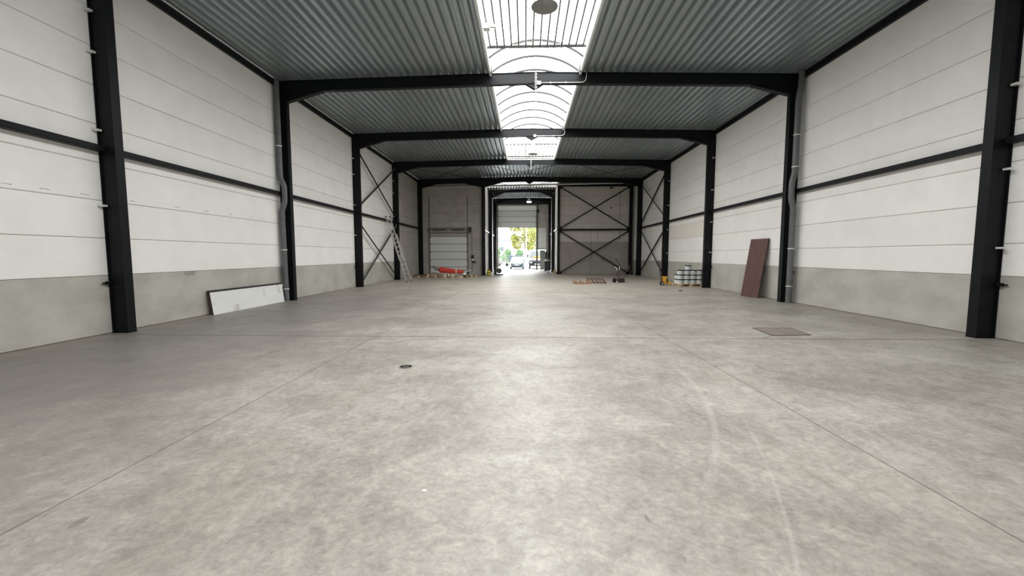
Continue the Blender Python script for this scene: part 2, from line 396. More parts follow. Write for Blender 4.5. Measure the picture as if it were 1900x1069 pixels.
# corridor walls
wcl = tag(MB().box(CL - 0.3, CL - 0.02, YBL + 0.30, YG + 0.2, 0, 7.66).build('wall_corridor_left', JOINT), kind='structure')
wcr = tag(MB().box(CR + 0.02, CR + 0.15, YBR - 0.3, YG + 0.2, 0, 7.66).build('wall_corridor_right', JOINT), kind='structure')
for a, b in ((YBL + 0.005, 38.06), (38.06, YG)):
    for k in range(9): panel(wcl, '+x', CL, a, b, 0.83 * k, 0.83 * (k + 1), WHITE)
for a, b in ((YBR - 0.3, 38.06), (38.06, YG)):
    for k in range(9): panel(wcr, '-x', CR, a, b, 0.83 * k, 0.83 * (k + 1), WHITE, T=0.13)

# far wall with the tall gate and the small side door
GX0, GX1, GZ = -2.95, 1.14, 6.80
wg = tag(MB().box(CL, GX0, YG + 0.1, YG + 0.25, 0, 7.5).box(GX0, CR + 0.14, YG + 0.1, YG + 0.25, GZ, 7.5).box(1.30, CR + 0.14, YG + 0.1, YG + 0.25, 2.16, GZ).box(2.15, CR + 0.14, YG + 0.1, YG + 0.25, 0, 2.16).build('wall_far', JOINT), kind='structure')
panel(wg, '-y', YG, CL, GX0, 0, 7.48, GREYPANEL, T=0.1)
MB().box(CL + 0.01, CR - 0.01, YG - 0.3, YG + 0.09, 6.92, 7.42).build('lintel_panel', LINTEL, wg)
MB().box(1.15, 1.30, YG - 0.04, YG + 0.2, 0, GZ).build('door_post', GREYSTEEL, wg)
for z0, z1 in ((4.46, 5.2), (5.2, 6.0), (6.0, 6.92)): panel(wg, '-y', YG, 1.31, CR, z0, z1, GREYPANEL, T=0.1)
for z0, z1 in ((2.30, 2.98), (2.98, 3.52), (3.52, 4.02), (4.02, 4.46)): panel(wg, '-y', YG, 1.31, 2.18, z0, z1, DOORW, T=0.09)
panel(wg, '-y', YG, 2.18, CR, 0, 4.46, GREYPANEL, T=0.1)
MB().box(1.31, 2.18, YG - 0.03, YG + 0.1, 2.16, 2.29).build('door_lintel', DOORG, wg)

# ---------------------------------------------------------------- ceiling: insulation above, corrugated deck below
SX0, SX1, SY0, SY1 = -1.14, 1.74, -2.5, 26.0      # skylight opening
def roofslab(mb, x0, x1, y0, y1, dz0=0.125, dz1=0.30):
    xs = [x0] + ([XC] if x0 < XC < x1 else []) + [x1]
    for a, b in zip(xs, xs[1:]):
        mb.hexa([(a, y0, rz(a) + dz0), (b, y0, rz(b) + dz0), (b, y1, rz(b) + dz0), (a, y1, rz(a) + dz0), (a, y0, rz(a) + dz1), (b, y0, rz(b) + dz1), (b, y1, rz(b) + dz1), (a, y1, rz(a) + dz1)])
mb = MB()
roofslab(mb, LW - 0.3, SX0, YFRONT - 0.3, YBL + 0.3); roofslab(mb, SX1, RW + 0.3, YFRONT - 0.3, YBR + 0.3)
roofslab(mb, SX0, SX1, YFRONT - 0.3, SY0); roofslab(mb, SX0, SX1, SY1, YBL + 0.3)
roofslab(mb, CL - 0.3, CR + 0.15, YBL + 0.3, YG + 0.25)
ceiling = tag(mb.build('ceiling', ROOFTOP), kind='structure')
def deck(x0, x1, y0, y1, parent, mt=None, name='deck_sheet'):
    p = 0.25; vs = []; fs = []; prof = []
    n0 = math.floor(x0 / p) - 1
    k = n0
    while k * p < x1 + p:
        b = k * p
        prof += [(b, 0.0), (b + 0.105, 0.0), (b + 0.145, 0.10), (b + 0.21, 0.10)]
        k += 1
    pts = []
    for i, (x, d) in enumerate(prof):
        if x0 <= x <= x1: pts.append((x, d))
    pts = [(x0, pts[0][1])] + pts + [(x1, pts[-1][1])]
    for x, d in pts:
        vs += [(x, y0, rz(x) + 0.004 + d), (x, y1, rz(x) + 0.004 + d)]
    fs = [(2 * i, 2 * i + 2, 2 * i + 3, 2 * i + 1) for i in range(len(pts) - 1)]
    me = bpy.data.meshes.new('deck_sheet'); me.from_pydata(vs, [], fs); me.materials.append(mt or DECK)
    if me.polygons[0].normal.z > 0: me.flip_normals()
    return place(me, name, parent)
for i in range(6):
    a, b = bays[i], bays[i + 1]
    if i < 5:
        deck(LW, SX0, a, b, ceiling); deck(SX1, RW, a, b, ceiling)
    else:
        deck(LW, CL, a, b, ceiling); deck(CL, CR, a, b, ceiling); deck(CR, RW, a, b, ceiling)
deck(SX0, SX1, YFRONT, SY0, ceiling)
deck(LW, CL, FY[4], YBL + 0.1, ceiling); deck(CR, RW, FY[4], YBR + 0.1, ceiling)
GRP = emit_mat('translucent_roof_sheet', (1.0, 0.97, 0.98), 0.5)
deck(CL, CR, FY[4], 33.2, ceiling); deck(CL, CR, 33.2, 36.8, ceiling, GRP, 'daylight_sheet'); deck(CL, CR, 36.8, 38.06, ceiling); deck(CL, CR, 38.06, YG, ceiling)

# ---------------------------------------------------------------- rooflight: barrel vault with arches, safety grilles
sky = tag(MB().box(SX0 - 0.06, SX0, SY0, SY1, 7.44, 7.60).box(SX1, SX1 + 0.06, SY0, SY1, 7.44, 7.60).build('window_1', CURB), kind='structure')
MB().box(SX0, SX1, SY0 - 0.05, SY0, 7.44, 8.05).build('end_panel', CURB, sky)
MB().box(SX0, SX1, SY1, SY1 + 0.05, 7.44, 7.66).build('end_panel', CURB, sky)
ac = (SX0 + SX1) / 2; hw = (SX1 - SX0) / 2; rise = 0.50; RR = (hw * hw + rise * rise) / (2 * rise); az = 7.585 + rise - RR
th = math.asin(hw / RR)
def arc(r_off, n=16): return [(ac + (RR + r_off) * math.sin(-th + 2 * th * i / n), az + (RR + r_off) * math.cos(-th + 2 * th * i / n)) for i in range(n + 1)]
PANE = emit_mat('backlit_polycarbonate', (1.0, 0.995, 0.98), SKYLIGHT)
gr = [(9.55, 12.48), (23.0, 25.82)]
cuts = [SY0]; y = 0.05
while y < SY1 - 0.4:
    if y > SY0 + 0.3 and not any(a - 0.3 < y < b - 0.05 for a, b in gr): cuts.append(y)
    y += 1.0
cuts += [SY1]
A = arc(0.02)
for a, b in zip(cuts, cuts[1:]):
    vs = []; fs = []
    for x, z in A: vs += [(x, a, z), (x, b, z)]
    fs = [(2 * i, 2 * i + 1, 2 * i + 3, 2 * i + 2) for i in range(len(A) - 1)]
    me = bpy.data.meshes.new('glazing_pane'); me.from_pydata(vs, [], fs); me.materials.append(PANE)
    if me.polygons[8].normal.z > 0: me.flip_normals()
    place(me, 'glazing_pane', sky)
for yy in cuts[1:-1]:
    vs = [(x, yy, z) for x, z in arc(-0.008)]
    MB().tube(vs, 0.04, 6).build('arch_rib', ARCH, sky, True)
MB().extrude_y([(x, z) for x, z in arc(0.02)] , SY1 - 0.02, SY1 + 0.03).build('end_arch', CURB, sky)
for g0, g1 in gr:
    for yy in (g0, g1):
        MB().tube([(SX0, yy, 7.60), (SX1, yy, 7.60)], 0.03, 8).build('grille_rail', GRILLE, sky, True)
        MB().box(SX0, SX1, yy - 0.06 if yy == g1 else yy, yy + 0.06, 7.625, 7.645).build('grille_frame', CURB, sky)
    bar = MB().tube([(0, g0, 7.60), (0, g1, 7.60)], 0.026, 6).mesh('grille_bar', GRILLE, True)
    knob = MB().lathe([(0.0, -0.05), (0.035, -0.04), (0.045, 0), (0.035, 0.04), (0.0, 0.05)], 8, (0, 0, 0), 'y').mesh('bar_end', GRILLE, True)
    for k in range(14):
        xx = SX0 + 0.1 + k * (SX1 - SX0 - 0.2) / 13
        bo = place(bar, 'grille_bar', sky, (xx, 0, 0))
        for yy in (g0 + 0.05, g1 - 0.05): place(knob, 'bar_end', bo, (0, yy, 7.59))
for xx, yy in ((SX0 + 0.02, 13.75), (SX1 - 0.02, 13.75), (SX0 + 0.02, 19.7), (SX1 - 0.02, 19.7)):
    MB().box(xx - 0.03, xx + 0.03, yy - 0.04, yy + 0.04, 7.42, 7.66).build('fixing_bracket', ARCH, sky)
MB().box(-0.98, -0.78, 11.2, 11.28, 7.50, 7.56).box(-1.12, -0.95, 11.15, 11.33, 7.45, 7.65).build('vent_opener', CURB, sky)

# ---------------------------------------------------------------- portal frames
TF, TW = 0.016, 0.012
def i_column(x_in, x_out, y, z1, parent, fw=FW):
    a, b = min(x_in, x_out), max(x_in, x_out)
    mb = MB(); mb.box(a, a + TF, y - fw / 2, y + fw / 2, 0, z1).box(b - TF, b, y - fw / 2, y + fw / 2, 0, z1).box(a + TF, b - TF, y - TW / 2 - 0.05, y + TW / 2 + 0.05, 0, z1)
    c = mb.build('column', STEEL, parent)
    MB().box(a - 0.0, b + 0.0, y - fw / 2 - 0.01, y + fw / 2 + 0.01, 0, 0.018).build('base_plate', STEEL, c)
    return c
def i_rafter(x0, x1, y, parent, depth=0.36, fw=FW):
    z0, z1 = rz(x0), rz(x1); mb = MB()
    for d0, d1, w in ((0, TF, fw), (depth - TF, depth, fw), (TF, depth - TF, 0.10)):
        mb.hexa([(x0, y - w / 2, z0 - d1), (x1, y - w / 2, z1 - d1), (x1, y + w / 2, z1 - d1), (x0, y + w / 2, z0 - d1),
                 (x0, y - w / 2, z0 - d0), (x1, y - w / 2, z1 - d0), (x1, y + w / 2, z1 - d0), (x0, y + w / 2, z0 - d0)])
    return mb.build('rafter', STEEL, parent)
def haunch(xa, xb, y, za, parent, depth=0.36, fw=FW):   # xa at column (deep end, bottom za), xb shallow end
    zb = rz(xb) - depth; za_t = rz(xa) - depth; mb = MB()
    mb.extrude_y([(xa, za_t), (xb, zb), (xa, za)], y - 0.05, y + 0.05)
    t = TF
    for w in (fw,):
        q = [(xa, za - t), (xb, zb - t), (xb, zb), (xa, za)]
        mb.extrude_y(q, y - w / 2, y + w / 2)
    return mb.build('haunch', STEEL, parent)
def apex(y, parent, depth=0.36):
    zb = RIDGE - depth
    return MB().extrude_y([(XC - 0.30, zb), (XC + 0.30, zb), (XC, zb - 0.17)], y - 0.05, y + 0.05).extrude_y([(XC - 0.31, zb), (XC - 0.28, zb), (XC, zb - 0.165), (XC, zb - 0.185)], y - FW / 2, y + FW / 2).extrude_y([(XC + 0.31, zb), (XC + 0.28, zb), (XC, zb - 0.165), (XC, zb - 0.185)], y - FW / 2, y + FW / 2).build('apex_plate', STEEL, parent)
def portal(label):
    t = thing('portal_frame', label, 'steel frame', (0, 0, 0), 0, 'black steel portal frames')
    i_column(XLI, LW + 0.005, 0, rz(XLI) - 0.05, t); i_column(XRI, RW - 0.005, 0, rz(XRI) - 0.05, t)
    i_rafter(LW + 0.005, XC, 0, t); i_rafter(XC, RW - 0.005, 0, t)
    haunch(XLI, XLI + 1.22, 0, 6.70, t); haunch(XRI, XRI - 1.24, 0, 6.73, t)
    apex(0, t)
    clip = MB().box(-0.05, 0.04, -0.07, 0.0, -0.018, 0.018).box(-0.05, -0.02, -0.10, -0.07, -0.018, 0.018).mesh('wall_clip', CLIP)
    tie = MB().box(-0.03, 0.03, -0.08, 0.0, -0.03, 0.03).box(-0.012, 0.012, -0.16, -0.08, -0.012, 0.012).mesh('wall_tie', STEEL)
    for z in (1.70, 3.13, 4.62, 6.10): place(clip, 'wall_clip', t, (RW - 0.10, -FW / 2, z))
    for z in (2.54, 3.99, 5.45, 6.21): place(clip, 'wall_clip', t, (LW + 0.07, -FW / 2, z))
    place(tie, 'wall_tie', t, (LW + 0.05, -FW / 2, 1.02)); place(tie, 'wall_tie', t, (RW - 0.05, -FW / 2, 1.02))
    return t
PL = ['black steel portal frame nearest the camera, its columns cut off by the picture top',
      'black steel portal frame carrying the two grey downpipes', 'black steel portal frame beside the stacked white buckets',
      'black steel portal frame behind the leaning ladder']
f0 = portal(PL[0]); f0.location = (0, FY[0], 0)
for k in (1, 2, 3):
    c = copy_tree(f0); c.location = (0, FY[k], 0); c['label'] = PL[k]
# rear frame, carried by an extra post at the corridor
t = thing('portal_frame', 'black steel portal frame furthest back, in front of the back walls', 'steel frame', (0, FY[4], 0), 0, 'black steel portal frames')
i_column(XLI, LW + 0.005, 0, 7.3, t); i_column(XRI, RW - 0.005, 0, 7.3, t)
i_rafter(LW + 0.005, XC, 0, t); i_rafter(XC, RW - 0.005, 0, t)
haunch(XLI, XLI + 1.1, 0, 6.75, t); haunch(XRI, XRI - 1.1, 0, 6.78, t); apex(0, t)
i_column(-3.13, -3.40, 0, 7.1, t); haunch(-3.40, -4.7, 0, 6.78, t); haunch(-3.13, -1.85, 0, 6.78, t)
# corridor frames
for yy, lab in ((38.06, 'narrow black steel frame in the middle of the rear corridor'), (43.6, 'narrow black steel frame just inside the far gate')):
    t = thing('corridor_frame', lab, 'steel frame', (0, yy, 0), 0, 'black corridor frames')
    i_column(-3.07, CL + 0.005, 0, 7.2, t); i_column(2.37, CR - 0.005, 0, 7.2, t)
    i_rafter(CL + 0.005, XC, 0, t, 0.26); i_rafter(XC, CR - 0.005, 0, t, 0.26)
    haunch(-3.07, -2.0, 0, 6.78, t, 0.26); haunch(2.37, 1.3, 0, 6.82, t, 0.26)

# braced end frame in front of the right back wall
t = thing('braced_frame', 'black cross-braced steel frame standing against the beige back wall', 'steel frame', (0, 34.2, 0))
def plain_col(x0, x1, parent, z1=7.2, y=0.0):
    return MB().box(x0, x0 + 0.015, y - 0.08, y + 0.08, 0, z1).box(x1 - 0.015, x1, y - 0.08, y + 0.08, 0, z1).box(x0, x1, y - 0.04, y + 0.04, 0, z1).box(x0 - 0.06, x1 + 0.06, y - 0.1, y + 0.1, 0, 0.2).build('column', STEEL, parent)
plain_col(2.60, 2.80, t); plain_col(8.44, 8.70, t)
MB().box(2.8, 8.44, -0.06, 0.06, 3.58, 3.72).build('cross_rail', STEEL, t)
MB().box(2.6, 8.75, -0.09, 0.09, 7.14, 7.36).build('top_beam', STEEL, t)
for z0, z1 in ((0.12, 3.52), (3.78, 7.08)):
    for s in (0, 1):
        a = (2.85, -0.05 + 0.02 * s, z0 if s else z1); b = (8.40, -0.05 + 0.02 * s, z1 if s else z0)
        d = MB().beam(a, b, 0.02, 0.09, (0, 0, 1)).build('brace_bar', STEEL, t)
        for p in (a, b): MB().box(p[0] - 0.13, p[0] + 0.13, -0.03, -0.015, p[2] - 0.12, p[2] + 0.12).build('gusset_plate', STEEL, d)
# wall bracing
def wall_brace(label, x, pairs, mats):
    t = thing('wall_brace', label, 'steel brace', (x, 0, 0), 0, 'cross braces on the side walls')
    for (ya, za, yb, zb), mt, dx in zip(pairs, mats, (0, 0.035, 0, 0.035)):
        d = MB().beam((dx, ya, za), (dx, yb, zb), 0.085, 0.012, (1, 0, 0)).beam((dx + 0.03, ya, za - 0.03), (dx + 0.03, yb, zb - 0.03), 0.012, 0.06, (1, 0, 0)).build('brace_bar', mt, t)
        for (yy, z) in ((ya, za), (yb, zb)): MB().box(-0.012, 0.0, yy - 0.12, yy + 0.12, z - 0.11, z + 0.11).build('gusset_plate', STEEL, d)
wall_brace('black cross brace above the rail on the left wall by the ladder', LW + 0.2, [(20.22, 6.62, 25.9, 3.88), (25.9, 6.98, 20.22, 4.05)], [STEEL, GREYSTEEL])
wall_brace('black cross brace below the rail on the left wall by the ladder', LW + 0.2, [(20.22, 3.12, 25.9, 0.2), (25.9, 3.5, 20.22, 0.30)], [STEEL, GREYSTEEL])
wall_brace('black cross brace above the rail on the right wall behind the pallet truck', RW - 0.2, [(31.9, 6.95, 26.22, 3.95), (26.22, 6.85, 31.9, 3.88)], [STEEL, STEEL])
wall_brace('black cross brace below the rail on the right wall behind the pallet truck', RW - 0.2, [(31.9, 3.62, 26.22, 0.3), (26.22, 3.3, 31.9, 0.2)], [STEEL, STEEL])
# roof bracing in the last bay
for lab, x0, x1 in (('black roof cross brace over the left rear corner', -8.0, -3.2), ('black roof cross brace in the middle under the deck', -3.1, 2.5), ('black roof cross brace over the right rear corner', 2.7, 8.4)):
    t = thing('roof_brace', lab, 'steel brace', (0, 0, 0), 0, 'cross braces under the rear roof')
    for s in (0, 1):
        ya, yb = (26.18, 31.94) if s else (31.94, 26.18)
        MB().beam((x0, ya, rz(x0) - 0.20 + 0.02 * s), (x1, yb, rz(x1) - 0.20 + 0.02 * s), 0.07, 0.014).build('brace_bar', STEEL, t)
t = thing('roof_brace', 'black roof cross brace in the corridor behind the rear frame', 'steel brace', (0, 0, 0), 0, 'cross braces under the rear roof')
for s in (0, 1):
    ya, yb = (32.2, 37.9) if s else (37.9, 32.2)
    MB().beam((-3.0, ya, 7.22 + 0.02 * s), (2.3, yb, 7.22 + 0.02 * s), 0.06, 0.014).build('brace_bar', STEEL, t)

# girts and eaves beams
ORD = ['nearest the camera', 'between the first and second columns', 'between the second and third columns', 'crossing behind the ladder bay', 'in the rear bay']
rails = [(YFRONT + 0.02, FY[0] - 0.08)] + [(FY[k] + 0.08, FY[k + 1] - 0.08) for k in range(4)]
for side, wname in ((0, 'left'), (1, 'right')):
    for i, (a, b) in enumerate(rails):
        txt = ORD[i] if not (side and i == 3) else 'above the pallet of buckets'
        mb = MB(); x0, x1 = (LW + 0.004, LW + 0.15) if not side else (RW - 0.15, RW - 0.004)
        xi = x1 if not side else x0; s = -1 if not side else 1
        mb.box(min(xi, xi + s * 0.012), max(xi, xi + s * 0.012), a, b, 3.59, 3.69).box(x0, x1, a, b, 3.685, 3.697).box(x0, x1, a, b, 3.585, 3.597)
        tag(mb.build('wall_rail', STEEL), 'black steel rail along the %s wall %s' % (wname, txt), 'wall rail', 'mid-height rails on the side walls')
        a2, b2 = a - 0.02 if i else a, b + 0.02
        e0, e1 = (LW + 0.004, LW + 0.09) if not side else (RW - 0.09, RW - 0.004)
        tag(MB().box(e0, e1, a2 + 0.02, b2 - 0.02, 7.17, 7.35).build('eaves_beam', STEEL), 'black eaves beam at the top of the %s wall %s' % (wname, txt), 'eaves beam', 'eaves beams')
for nm, x0, x1, yy0, yy1, z in (('left corridor wall before the middle frame', CL + 0.004, CL + 0.12, 32.6, 37.95, 3.6), ('left corridor wall near the gate', CL + 0.004, CL + 0.12, 38.17, 43.5, 3.6),
                               ('right corridor wall before the middle frame', CR - 0.12, CR - 0.004, 34.35, 37.95, 3.72), ('right corridor wall near the gate', CR - 0.12, CR - 0.004, 38.17, 43.5, 3.72)):
    tag(MB().box(x0, x1, yy0, yy1, z - 0.05, z + 0.05).build('wall_rail', GALV), 'pale rail on the ' + nm, 'wall rail', 'mid-height rails in the corridor')

# ---------------------------------------------------------------- downpipes
def bend(pts):   # round the corners a little
    out = [Vector(pts[0])]
    for a, b, c in zip(pts, pts[1:], pts[2:]):
        a, b, c = Vector(a), Vector(b), Vector(c); r = min((b - a).length, (c - b).length) * 0.35
        p, q = b + (a - b).normalized() * r, b + (c - b).normalized() * r
        for i in range(5):
            u = i / 4; out.append(p * (1 - u) ** 2 + b * 2 * u * (1 - u) + q * u * u)
    return out + [Vector(pts[-1])]
def downpipe(label, pts, r, rings):
    t = thing('downpipe', label, 'downpipe', (pts[0][0], pts[0][1], 0), 0, 'grey downpipes')
    o = Vector((pts[0][0], pts[0][1], 0))
    MB().tube([p - o for p in bend(pts)], r, 14).build('pipe', PIPE, t, True)
    for x, z, rr, mt, nm in rings:
        MB().lathe([(rr - 0.012, z - 0.015), (rr, z - 0.015), (rr, z + 0.015), (rr - 0.012, z + 0.015)], 14, (x - o.x, pts[0][1] - o.y, 0)).build(nm, mt, t, True)
downpipe('grey plastic downpipe on the left wall beside the white panel', [(-8.24, 13.8, 7.36), (-8.24, 13.8, 4.15), (-8.12, 13.8, 3.90), (-8.12, 13.8, 3.35), (-8.23, 13.8, 3.08), (-8.20, 13.8, 0.0)], 0.085,
         [(-8.24, 5.9, 0.098, PIPE, 'socket'), (-8.24, 4.35, 0.098, PIPE, 'socket'), (-8.22, 2.85, 0.098, PIPE, 'socket'), (-8.21, 1.75, 0.096, CLIP, 'pipe_clamp'), (-8.205, 0.42, 0.096, CLIP, 'pipe_clamp'), (-8.24, 5.2, 0.096, CLIP, 'pipe_clamp')])
downpipe('grey plastic downpipe on the right wall beside the brown door', [(8.72, 13.8, 7.36), (8.72, 13.8, 6.95), (8.66, 13.8, 6.5), (8.66, 13.8, 4.2), (8.59, 13.8, 3.92), (8.59, 13.8, 3.40), (8.67, 13.8, 3.1), (8.67, 13.8, 0.0)], 0.088,
         [(8.66, 5.4, 0.1, CLIP, 'pipe_clamp'), (8.66, 4.4, 0.1, CLIP, 'pipe_clamp'), (8.67, 2.9, 0.102, PIPE, 'socket'), (8.67, 1.78, 0.1, CLIP, 'pipe_clamp'), (8.67, 0.55, 0.1, CLIP, 'pipe_clamp')])
t = thing('drain_pipe', 'long pale drain pipe hung across the hall under the rear frame', 'pipe', (0, 32.28, 0))
MB().tube([(8.72, 0, 7.0), (8.72, 0, 7.08), (8.6, 0, 7.10), (-8.0, 0, 6.82)], 0.062, 10).build('pipe', GALV, t, True)
for xx in (-5.5, -0.5, 0.55, 4.6): MB().lathe([(0.062, -0.03), (0.08, -0.03), (0.08, 0.03), (0.062, 0.03)], 10, (xx, 0, 6.955 + xx * 0.0169), 'x').build('pipe_collar', GALV, t)
MB().tube([(8.74, 0.05, 7.0), (8.78, 0.05, 6.6), (8.78, 0.05, 6.35)], 0.05, 8).build('elbow', PIPE, t, True)

# ---------------------------------------------------------------- stickers on the left wall
PRINT = mat('sticker_print', (0.80, 0.80, 0.80), (0.36, 0.36, 0.37), 55, rough=0.5, lo=0.48, hi=0.56, stretch=(1, 0.35, 2.2))
STK = mat('sticker_paper', (0.88, 0.88, 0.87), rough=0.5)
for yy in (6.46, 7.0, 7.65, 8.62, 9.73, 10.67, 11.52, 12.44, 13.05):
    s = MB().box(LW, LW + 0.002, yy - 0.095, yy + 0.095, 2.68, 2.755).build('paper_sticker', STK, wl)
    MB().box(LW + 0.002, LW + 0.003, yy - 0.08, yy + 0.08, 2.705, 2.735).build('sticker_print', PRINT, s)
PATCH = mat('mortar_patch', (0.30, 0.285, 0.25), rough=0.95)
MB().loft([[(LW + d, 10.0 + 0.17 * c * sx, 1.11 + 0.05 * s) for c, s, sx in ((-1, 1, 1), (-0.9, -0.4, 1), (-0.4, -1, 1), (0.2, -0.7, 1), (0.6, -1.1, 1), (1, 0.2, 1), (0.95, 1, 1))] for d in (0.0, 0.004)]).build('mortar_patch', PATCH, wl)

# ---------------------------------------------------------------- doors
def sectional(name, x0, x1, zs, y, mt, T=0.04):
    d = tag(thing(name, None, None, (0, y, 0)), kind='structure')
    for z0, z1 in zip(zs, zs[1:]):
        p = MB().box(x0, x1, -T, 0, z0 + 0.018, z1 - 0.018).build('door_panel', mt, d)
        MB().box(x0, x1, -T + 0.012, 0, z1 - 0.018, z1 + 0.018).build('joint_seal', TRACK, p)
        for xx in (x0 + 0.01, x1 - 0.09): MB().box(xx, xx + 0.08, -T - 0.02, -T, z1 - 0.08, z1 + 0.03).build('hinge', TRACK, p)
    return d
d1 = sectional('door_1', DX0 + 0.03, DX1 - 0.03, [0.02, 0.63, 1.24, 1.83, 2.45, 3.02], YBL + 0.0, DOORW)
MB().box(DX0 - 0.02, DX1 + 0.02, -0.03, 0.05, 0.0, 0.06).build('bottom_seal', RUBBER, d1)
MB().box(DX0 - 0.02, DX1 + 0.02, 0.005, 0.02, 0.0, 3.06).build('outer_skin', DOORG, d1)
for xx in (DX0 - 0.02, DX1 - 0.06):
    MB().box(xx, xx + 0.08, -0.10, -0.005, 0, 3.55).box(xx + 0.02, xx + 0.06, -0.07, -0.005, 3.55, 6.1).build('door_track', TRACK, d1)
MB().tube([(-7.75, -0.16, 3.55), (-4.25, -0.16, 3.55)], 0.018, 8).build('spring_shaft', TRACK, d1)
MB().box(-7.65, -4.45, -0.06, -0.006, 3.66, 3.72).box(-7.65, -4.45, -0.10, -0.006, 3.30, 3.34).build('header_rail', TRACK, d1)
for xa, xb in ((-7.3, -6.2), (-5.8, -4.8)):
    MB().tube([(xa, -0.16, 3.55), (xb, -0.16, 3.55)], 0.06, 10).build('torsion_spring', GREYSTEEL, d1, True)
for xx in (-7.62, -4.50): MB().lathe([(0.05, -0.03), (0.10, -0.03), (0.10, 0.03), (0.05, 0.03)], 14, (xx, -0.16, 3.55), 'x').build('cable_drum', TRACK, d1)
MB().box(-4.40, -4.24, -0.26, -0.05, 3.36, 3.76).build('drive_motor', PLASTK, d1)
MB().tube([(-4.2, -0.1, 3.4), (-4.2, -0.1, 1.6)], 0.014, 6).build('chain', TRACK, d1)
MB().box(-4.28, -4.06, -0.12, -0.006, 1.30, 1.58).build('control_box', PLASTK, d1)
MB().box(-4.24, -4.04, -0.12, -0.006, 1.16, 1.28).build('switch_box', CLIP, d1)
MB().box(-4.22, -3.92, -0.14, -0.006, 0.98, 1.10).build('power_socket', PLASTK, d1)
MB().tube([(-4.2, -0.05, 1.1), (-4.2, -0.05, 0.35), (-4.38, -0.05, 0.2)], 0.013, 6).build('cable', TRACK, d1)

d2 = sectional('door_2', GX0, GX1, [4.46, 5.09, 5.69, 6.30], YG + 0.02, DOORW)
MB().hexa([(GX0, -0.04, 6.32), (GX1, -0.04, 6.32), (GX1, 0, 6.32), (GX0, 0, 6.32), (GX0, -0.30, 6.76), (GX1, -0.30, 6.76), (GX1, -0.26, 6.78), (GX0, -0.26, 6.78)]).build('door_panel', DOORW, d2)
for xx in (GX0 - 0.09, GX1 - 0.02): MB().box(xx, xx + 0.1, -0.12, 0.06, 0, 6.85).build('door_track', mat('olive_track_metal', (0.20, 0.205, 0.15), rough=0.5) if xx < 0 else TRACK, d2)
MB().box(GX0 - 0.12, GX1 + 0.12, -0.20, -0.02, 6.78, 6.86).build('header_rail', GREYSTEEL, d2)
for xx in (GX0 + 0.02, GX1 - 0.02):
    MB().beam((xx, -0.05, 6.7), (xx, -1.5, 6.84), 0.05, 0.05).build('ceiling_track', GREYSTEEL, d2)
MB().box(GX1 + 0.08, GX1 + 0.26, -0.24, -0.05, 6.05, 6.40).build('drive_motor', PLASTK, d2)
MB().tube([(-2.95, -7.0, 7.14), (-2.75, -6.0, 6.55)], 0.02, 6).build('hanging_rod', GREYSTEEL, d2)

d3 = tag(thing('door_3', None, None, (2.12, YG + 0.12, 0), math.radians(-148 + 180)), kind='structure')
# open leaf hinged on the right jamb, swung outwards a little
for z0, z1 in ((0.02, 0.55), (0.55, 1.05), (1.05, 1.62), (1.62, 2.12)):
    MB().box(-0.62, 0.0, -0.02, 0.02, z0 + 0.006, z1 - 0.006).box(-0.62, 0, -0.012, 0.012, z0, z1).build('door_panel', DOORG, d3)
MB().box(-0.66, -0.62, -0.025, 0.025, 0.02, 2.12).build('leaf_frame', GREYSTEEL, d3)
MB().box(-0.58, -0.44, -0.06, -0.02, 1.02, 1.05).build('door_handle', CLIP, d3)

# ---------------------------------------------------------------- high-bay lamps and hangers
LAMP = mat('lamp_aluminium', (0.42, 0.42, 0.41), rough=0.5, metal=0.1)
LAMPIN = mat('lamp_reflector', (0.22, 0.22, 0.215), rough=0.35)
def chain(mb, x, y, z0, z1, r=0.022):
    n = max(2, int((z0 - z1) / 0.05)); h = (z0 - z1) / n
    for i in range(n):
        zc = z0 - (i + 0.5) * h; q = []
        for j in range(8):
            a = 2 * math.pi * j / 8; u = r * math.cos(a); w = h * 0.62 * math.sin(a)
            q.append((x + (u if i % 2 else 0), y + (0 if i % 2 else u), zc + w))
        mb.tube(q, 0.006, 5, True)
    return mb
LAMPON = emit_mat('lit_lamp_glass', (1.0, 0.97, 0.9), 4.0, False)
def lamp(label, x, y, ztop, zr, R=0.25, lit=False):
    t = thing('high_bay_lamp', label, 'lamp', (x, y, zr), 0, 'bell-shaped high-bay lamps')
    h = 0.62
    chain(MB(), 0, 0, ztop - zr, h + 0.02).build('chain', CLIP, t)
    MB().lathe([(0.0, h + 0.02), (0.05, h + 0.02), (0.085, h - 0.02), (0.085, 0.33), (0.07, 0.30), (0.0, 0.30)], 18).build('ballast_housing', LAMP, t, True)
    MB().lathe([(0.075, 0.33), (0.10, 0.28), (0.15, 0.18), (0.205, 0.08), (R, 0.0), (R - 0.008, 0.0), (0.195, 0.08), (0.14, 0.18), (0.09, 0.28), (0.066, 0.325)], 26).build('reflector', LAMP, t, True)
    MB().lathe([(0.0, 0.04), (0.12, 0.02), (R - 0.02, 0.005), (R - 0.02, 0.012), (0.12, 0.027), (0.0, 0.047)], 26).build('cover_glass', LAMPON if lit else LAMPIN, t, True)
    return t
lamp('bell-shaped lamp at the top edge of the picture', 0.34, FY[0] - 0.02, 7.02, 6.16)
lamp('bell-shaped lamp hanging under the rooflight in mid-hall', 0.34, FY[2] - 0.10, 7.02, 6.34)
lamp('bell-shaped lamp hanging in the rear corridor', 0.30, 38.06 - 0.10, 7.25, 6.42, 0.26, True)
lamp('bell-shaped lamp near the far gate', 0.32, 41.0, 7.50, 6.72, 0.24, True)
